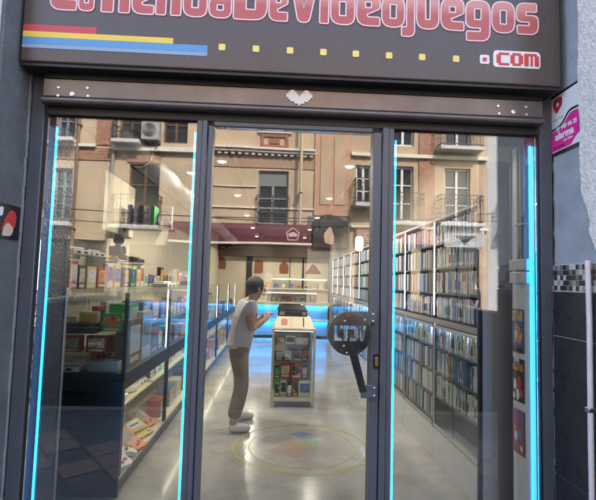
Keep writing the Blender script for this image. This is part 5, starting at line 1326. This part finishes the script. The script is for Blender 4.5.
# ================================================================== PEOPLE
def skin_mesh(verts, radii, edges, sub=2, root=0):
    me = bpy.data.meshes.new('skin'); me.from_pydata(verts, edges, []); ob = bpy.data.objects.new('skin', me); COL.objects.link(ob)
    sk = ob.modifiers.new('skin', 'SKIN'); sk.use_smooth_shade = True
    for i, r in enumerate(radii):
        r = r if isinstance(r, tuple) else (r, r)
        me.skin_vertices[0].data[i].radius = r
    for d in me.skin_vertices[0].data: d.use_root = False
    me.skin_vertices[0].data[root].use_root = True
    if sub: s = ob.modifiers.new('sub', 'SUBSURF'); s.levels = sub; s.render_levels = sub
    bpy.context.view_layer.update()
    out = bpy.data.meshes.new_from_object(ob.evaluated_get(DG()))
    bpy.data.objects.remove(ob)
    return out
def person(loc, rz, label, J, shirt_m, trouser_m, shoe_m, sleeve=.55, hair_long=.0, hold=False):
    """J: joints in the figure's own frame (x right, y forward)"""
    t = T('person', label, 'person', loc)
    W = Matrix.Translation(loc) @ Matrix.Rotation(rz, 4, 'Z')
    V = {k: W @ Vector(v) for k, v in J.items()}
    names = list(V); idx = {n: i for i, n in enumerate(names)}
    verts = [V[n] for n in names]
    RA = dict(pelvis=.085, waist=.095, chest=.125, neck=.052, jaw=.062, skull=.088, crown=.07, shL=.058, shR=.058, elL=.040, elR=.040, wrL=.028, wrR=.028, paL=.034, paR=.034,
              hipL=.06, hipR=.06, knL=.058, knR=.058, anL=.040, anR=.040, toL=.030, toR=.030)
    ed = [('pelvis', 'waist'), ('waist', 'chest'), ('chest', 'neck'), ('neck', 'jaw'), ('jaw', 'skull'), ('skull', 'crown')]
    for s in 'LR': ed += [('chest', 'sh'+s), ('sh'+s, 'el'+s), ('el'+s, 'wr'+s), ('wr'+s, 'pa'+s), ('pelvis', 'hip'+s), ('hip'+s, 'kn'+s), ('kn'+s, 'an'+s), ('an'+s, 'to'+s)]
    body = skin_mesh(verts, [RA[n] for n in names], [(idx[a], idx[b]) for a, b in ed], 2, idx['pelvis'])
    acc = Acc(); acc.add(body, 0, Matrix.Identity(4))
    fwd = (W.to_3x3() @ Vector(J.get('look', (0, 1, 0)))).normalized() if False else W.to_3x3() @ Vector((0, 1, 0))
    rgt = W.to_3x3() @ Vector((1, 0, 0))
    sk_ = V['skull']; upv = (V['crown']-V['jaw']).normalized()
    acc.mb.add(*(lambda m: (m.v, m.f))(MB().ball(sk_+fwd*.098-upv*.025, .014, .020, .022, 10, 8)))          # nose
    acc.mb.add(*(lambda m: (m.v, m.f))(MB().ball(sk_+fwd*.078-upv*.075, .026, .014, .009, 10, 6)))          # mouth
    for k in (-1, 1): acc.mb.add(*(lambda m: (m.v, m.f))(MB().ball(sk_+rgt*.088*k-upv*.015, .012, .022, .034, 10, 8)))   # ears
    for s, k in (('L', -1), ('R', 1)):                                                                        # five fingers each
        d = (V['pa'+s]-V['wr'+s]).normalized(); side = d.cross(Vector((0, 0, 1)))
        side = side.normalized() if side.length > .1 else rgt
        curl = Vector((0, 0, -1)) if abs(d.z) < .7 else fwd*.6
        for f, (off, ln) in enumerate(((-.026, .060), (-.009, .072), (.009, .068), (.026, .052))):
            p0 = V['pa'+s]+side*off+d*.01; p1 = p0+d*ln*.6+curl*.010; p2 = p1+d*ln*.35+curl*.028
            acc.mb.tube([p0, p1, p2], [.0095, .009, .007], 8)
        p0 = V['wr'+s]+d*.02+side*k*-.026; acc.mb.tube([p0, p0+d*.035+side*k*-.024, p0+d*.068+side*k*-.022+curl*.01], [.011, .010, .008], 8)
    b = P('body', acc.mb, M_['skin'], t, smooth=60)
    def cloth(nm, ns, es, rad, m, root):
        ii = {n: i for i, n in enumerate(ns)}
        me = skin_mesh([V2[n] for n in ns], [rad[n] for n in ns], [(ii[a], ii[c]) for a, c in es], 2, ii[root])
        a_ = Acc(); a_.add(me, 0, Matrix.Identity(4)); return P(nm, a_.mb, m, t, smooth=60)
    V2 = dict(V)
    for s in 'LR':
        V2['sl'+s] = V['sh'+s].lerp(V['el'+s], sleeve); V2['cuff'+s] = V['kn'+s].lerp(V['an'+s], .88)
    V2['hem'] = V['pelvis'].lerp(V['waist'], -.30); V2['coll'] = V['chest'].lerp(V['neck'], .72)
    for s in 'LR': V2['hip'+s] = V['hip'+s].lerp(V['kn'+s], .22)
    V2['crotch'] = V['pelvis'].lerp(V['waist'], -.35); V2['pelvis'] = V['pelvis'].lerp(V['waist'], .55)
    cloth('shirt', ['hem', 'waist', 'chest', 'coll', 'shL', 'shR', 'slL', 'slR'], [('hem', 'waist'), ('waist', 'chest'), ('chest', 'coll'), ('chest', 'shL'), ('chest', 'shR'), ('shL', 'slL'), ('shR', 'slR')],
          dict(hem=.160, waist=.142, chest=.156, coll=.082, shL=.078, shR=.078, slL=.070, slR=.070), shirt_m, 'waist')
    cloth('trousers', ['pelvis', 'crotch', 'hipL', 'hipR', 'knL', 'knR', 'cuffL', 'cuffR'], [('pelvis', 'crotch'), ('crotch', 'hipL'), ('crotch', 'hipR'), ('hipL', 'knL'), ('hipR', 'knR'), ('knL', 'cuffL'), ('knR', 'cuffR')],
          dict(pelvis=.132, crotch=.128, hipL=.092, hipR=.092, knL=.082, knR=.082, cuffL=.075, cuffR=.075), trouser_m, 'pelvis')
    for s in 'LR':
        d = (V['to'+s]-V['an'+s]); d.z = 0; d.normalize(); c_ = V['an'+s].copy(); c_.z = loc[2]
        me = skin_mesh([c_-d*.04+Vector((0, 0, .055)), c_+d*.05+Vector((0, 0, .05)), c_+d*.15+Vector((0, 0, .04)), c_+d*.20+Vector((0, 0, .035))], [.048, .048, .043, .032], [(0, 1), (1, 2), (2, 3)], 2, 0)
        a_ = Acc(); a_.add(me, 0, Matrix.Identity(4))
        for q in a_.mb.v: q.z = max(q.z, loc[2]+.002)
        P('shoe', a_.mb, shoe_m, t, smooth=60)
    hm = MB().ball(sk_-fwd*.018+upv*.030, .104, .108, .100, 18, 12)
    hm.f = [f for f in hm.f if (sum((hm.v[i] for i in f), Vector())/len(f)-sk_).dot(fwd) < .045 or (sum((hm.v[i] for i in f), Vector())/len(f)-sk_).dot(upv) > .055]
    hm.m = [0]*len(hm.f)
    hair = P('hair', hm, M_['hair'], t, smooth=60)
    for k in (-1, 1):
        P('eye', MB().ball(sk_+fwd*.082+rgt*.032*k+upv*.002, .013, .010, .010, 10, 8), M_['white'], t, smooth=60)
        P('eyebrow', MB().ball(sk_+fwd*.087+rgt*.034*k+upv*.026, .020, .006, .005, 8, 6), M_['hair'], t, smooth=60)
    return t
# a solid figure put inside the shop in place of a reflected person, half turned away and bent over something in the hands
J = dict(pelvis=(0, .00, .83), waist=(0, .035, .99), chest=(0, .08, 1.18), neck=(0, .13, 1.345), jaw=(0, .185, 1.385), skull=(0, .185, 1.465), crown=(0, .165, 1.53),
         shL=(-.155, .09, 1.285), shR=(.155, .09, 1.285), elL=(-.185, .10, 1.03), elR=(.185, .09, 1.03), wrL=(-.08, .27, 1.13), wrR=(.09, .27, 1.13), paL=(-.045, .315, 1.175), paR=(.05, .315, 1.175),
         hipL=(-.085, .0, .79), hipR=(.085, .0, .79), knL=(-.15, .09, .44), knR=(.14, .02, .44), anL=(-.185, .06, .075), anR=(.19, -.085, .075), toL=(-.20, .20, .035), toR=(.21, .06, .035))
person((-.40, 2.36, .004), R_(-72), 'person in pale grey t-shirt and taupe trousers inside the shop, standing in for a reflection', J, mat('pale_grey_tshirt', (.52, .53, .59), .85, noise=.08, nscale=8, bump=.9, bscale=14), mat('taupe_trousers', (.27, .23, .18), .85, noise=.15, nscale=10, bump=.9, bscale=14), M_['white'])
J2 = dict(pelvis=(0, 0, .95), waist=(0, .01, 1.10), chest=(0, 0, 1.32), neck=(0, .01, 1.50), jaw=(0, .04, 1.56), skull=(0, .03, 1.65), crown=(0, .01, 1.72),
          shL=(-.18, 0, 1.42), shR=(.18, 0, 1.42), elL=(-.22, -.02, 1.13), elR=(.22, .02, 1.13), wrL=(-.22, .10, .90), wrR=(.22, .12, .90), paL=(-.22, .13, .82), paR=(.22, .15, .82),
          hipL=(-.09, 0, .91), hipR=(.09, 0, .91), knL=(-.09, .12, .50), knR=(.09, -.02, .50), anL=(-.09, .16, .08), anR=(.09, -.22, .08), toL=(-.09, .30, .035), toR=(.09, -.08, .035))
dk = mat('black_cloth', (.02, .02, .024), .85)
person((5.35, -9.3, 0), R_(100), 'person in black clothes walking on the far pavement', J2, dk, dk, M_['black_matt'], sleeve=.95)

# ================================================================== LIGHT
world = bpy.data.worlds.new('World'); scene.world = world; world.use_nodes = True
nt = world.node_tree; bg = nt.nodes['Background']
sky = nt.nodes.new('ShaderNodeTexSky'); sky.sky_type = 'NISHITA'; sky.sun_disc = False
EL, AZ = R_(43), R_(28)
sky.sun_elevation = EL; sky.sun_rotation = AZ; sky.air_density = 1.0; sky.dust_density = 2.5
nt.links.new(sky.outputs[0], bg.inputs['Color']); bg.inputs['Strength'].default_value = .15
sd = Vector((math.sin(AZ)*math.cos(EL), math.cos(AZ)*math.cos(EL), math.sin(EL)))
sl_ = bpy.data.lights.new('sun', 'SUN'); sl_.energy = 2.1; sl_.angle = R_(.53); sl_.color = (1, .93, .82)
so = bpy.data.objects.new('sun', sl_); COL.objects.link(so); so.location = sd*30
so.rotation_euler = sd.to_track_quat('Z', 'Y').to_euler()

vs_ = scene.view_settings
scene.display_settings.display_device = 'sRGB'
vs_.view_transform = 'Standard'; vs_.look = 'None'; vs_.exposure = 3.0; vs_.gamma = 1; vs_.use_curve_mapping = False
cy = scene.cycles
cy.use_denoising = True; cy.max_bounces = 10; cy.transparent_max_bounces = 32; cy.glossy_bounces = 5; cy.diffuse_bounces = 4; cy.transmission_bounces = 4
cy.sample_clamp_indirect = 6; cy.caustics_reflective = False; cy.caustics_refractive = False
try: cy.denoiser = 'OPENIMAGEDENOISE'
except Exception: pass
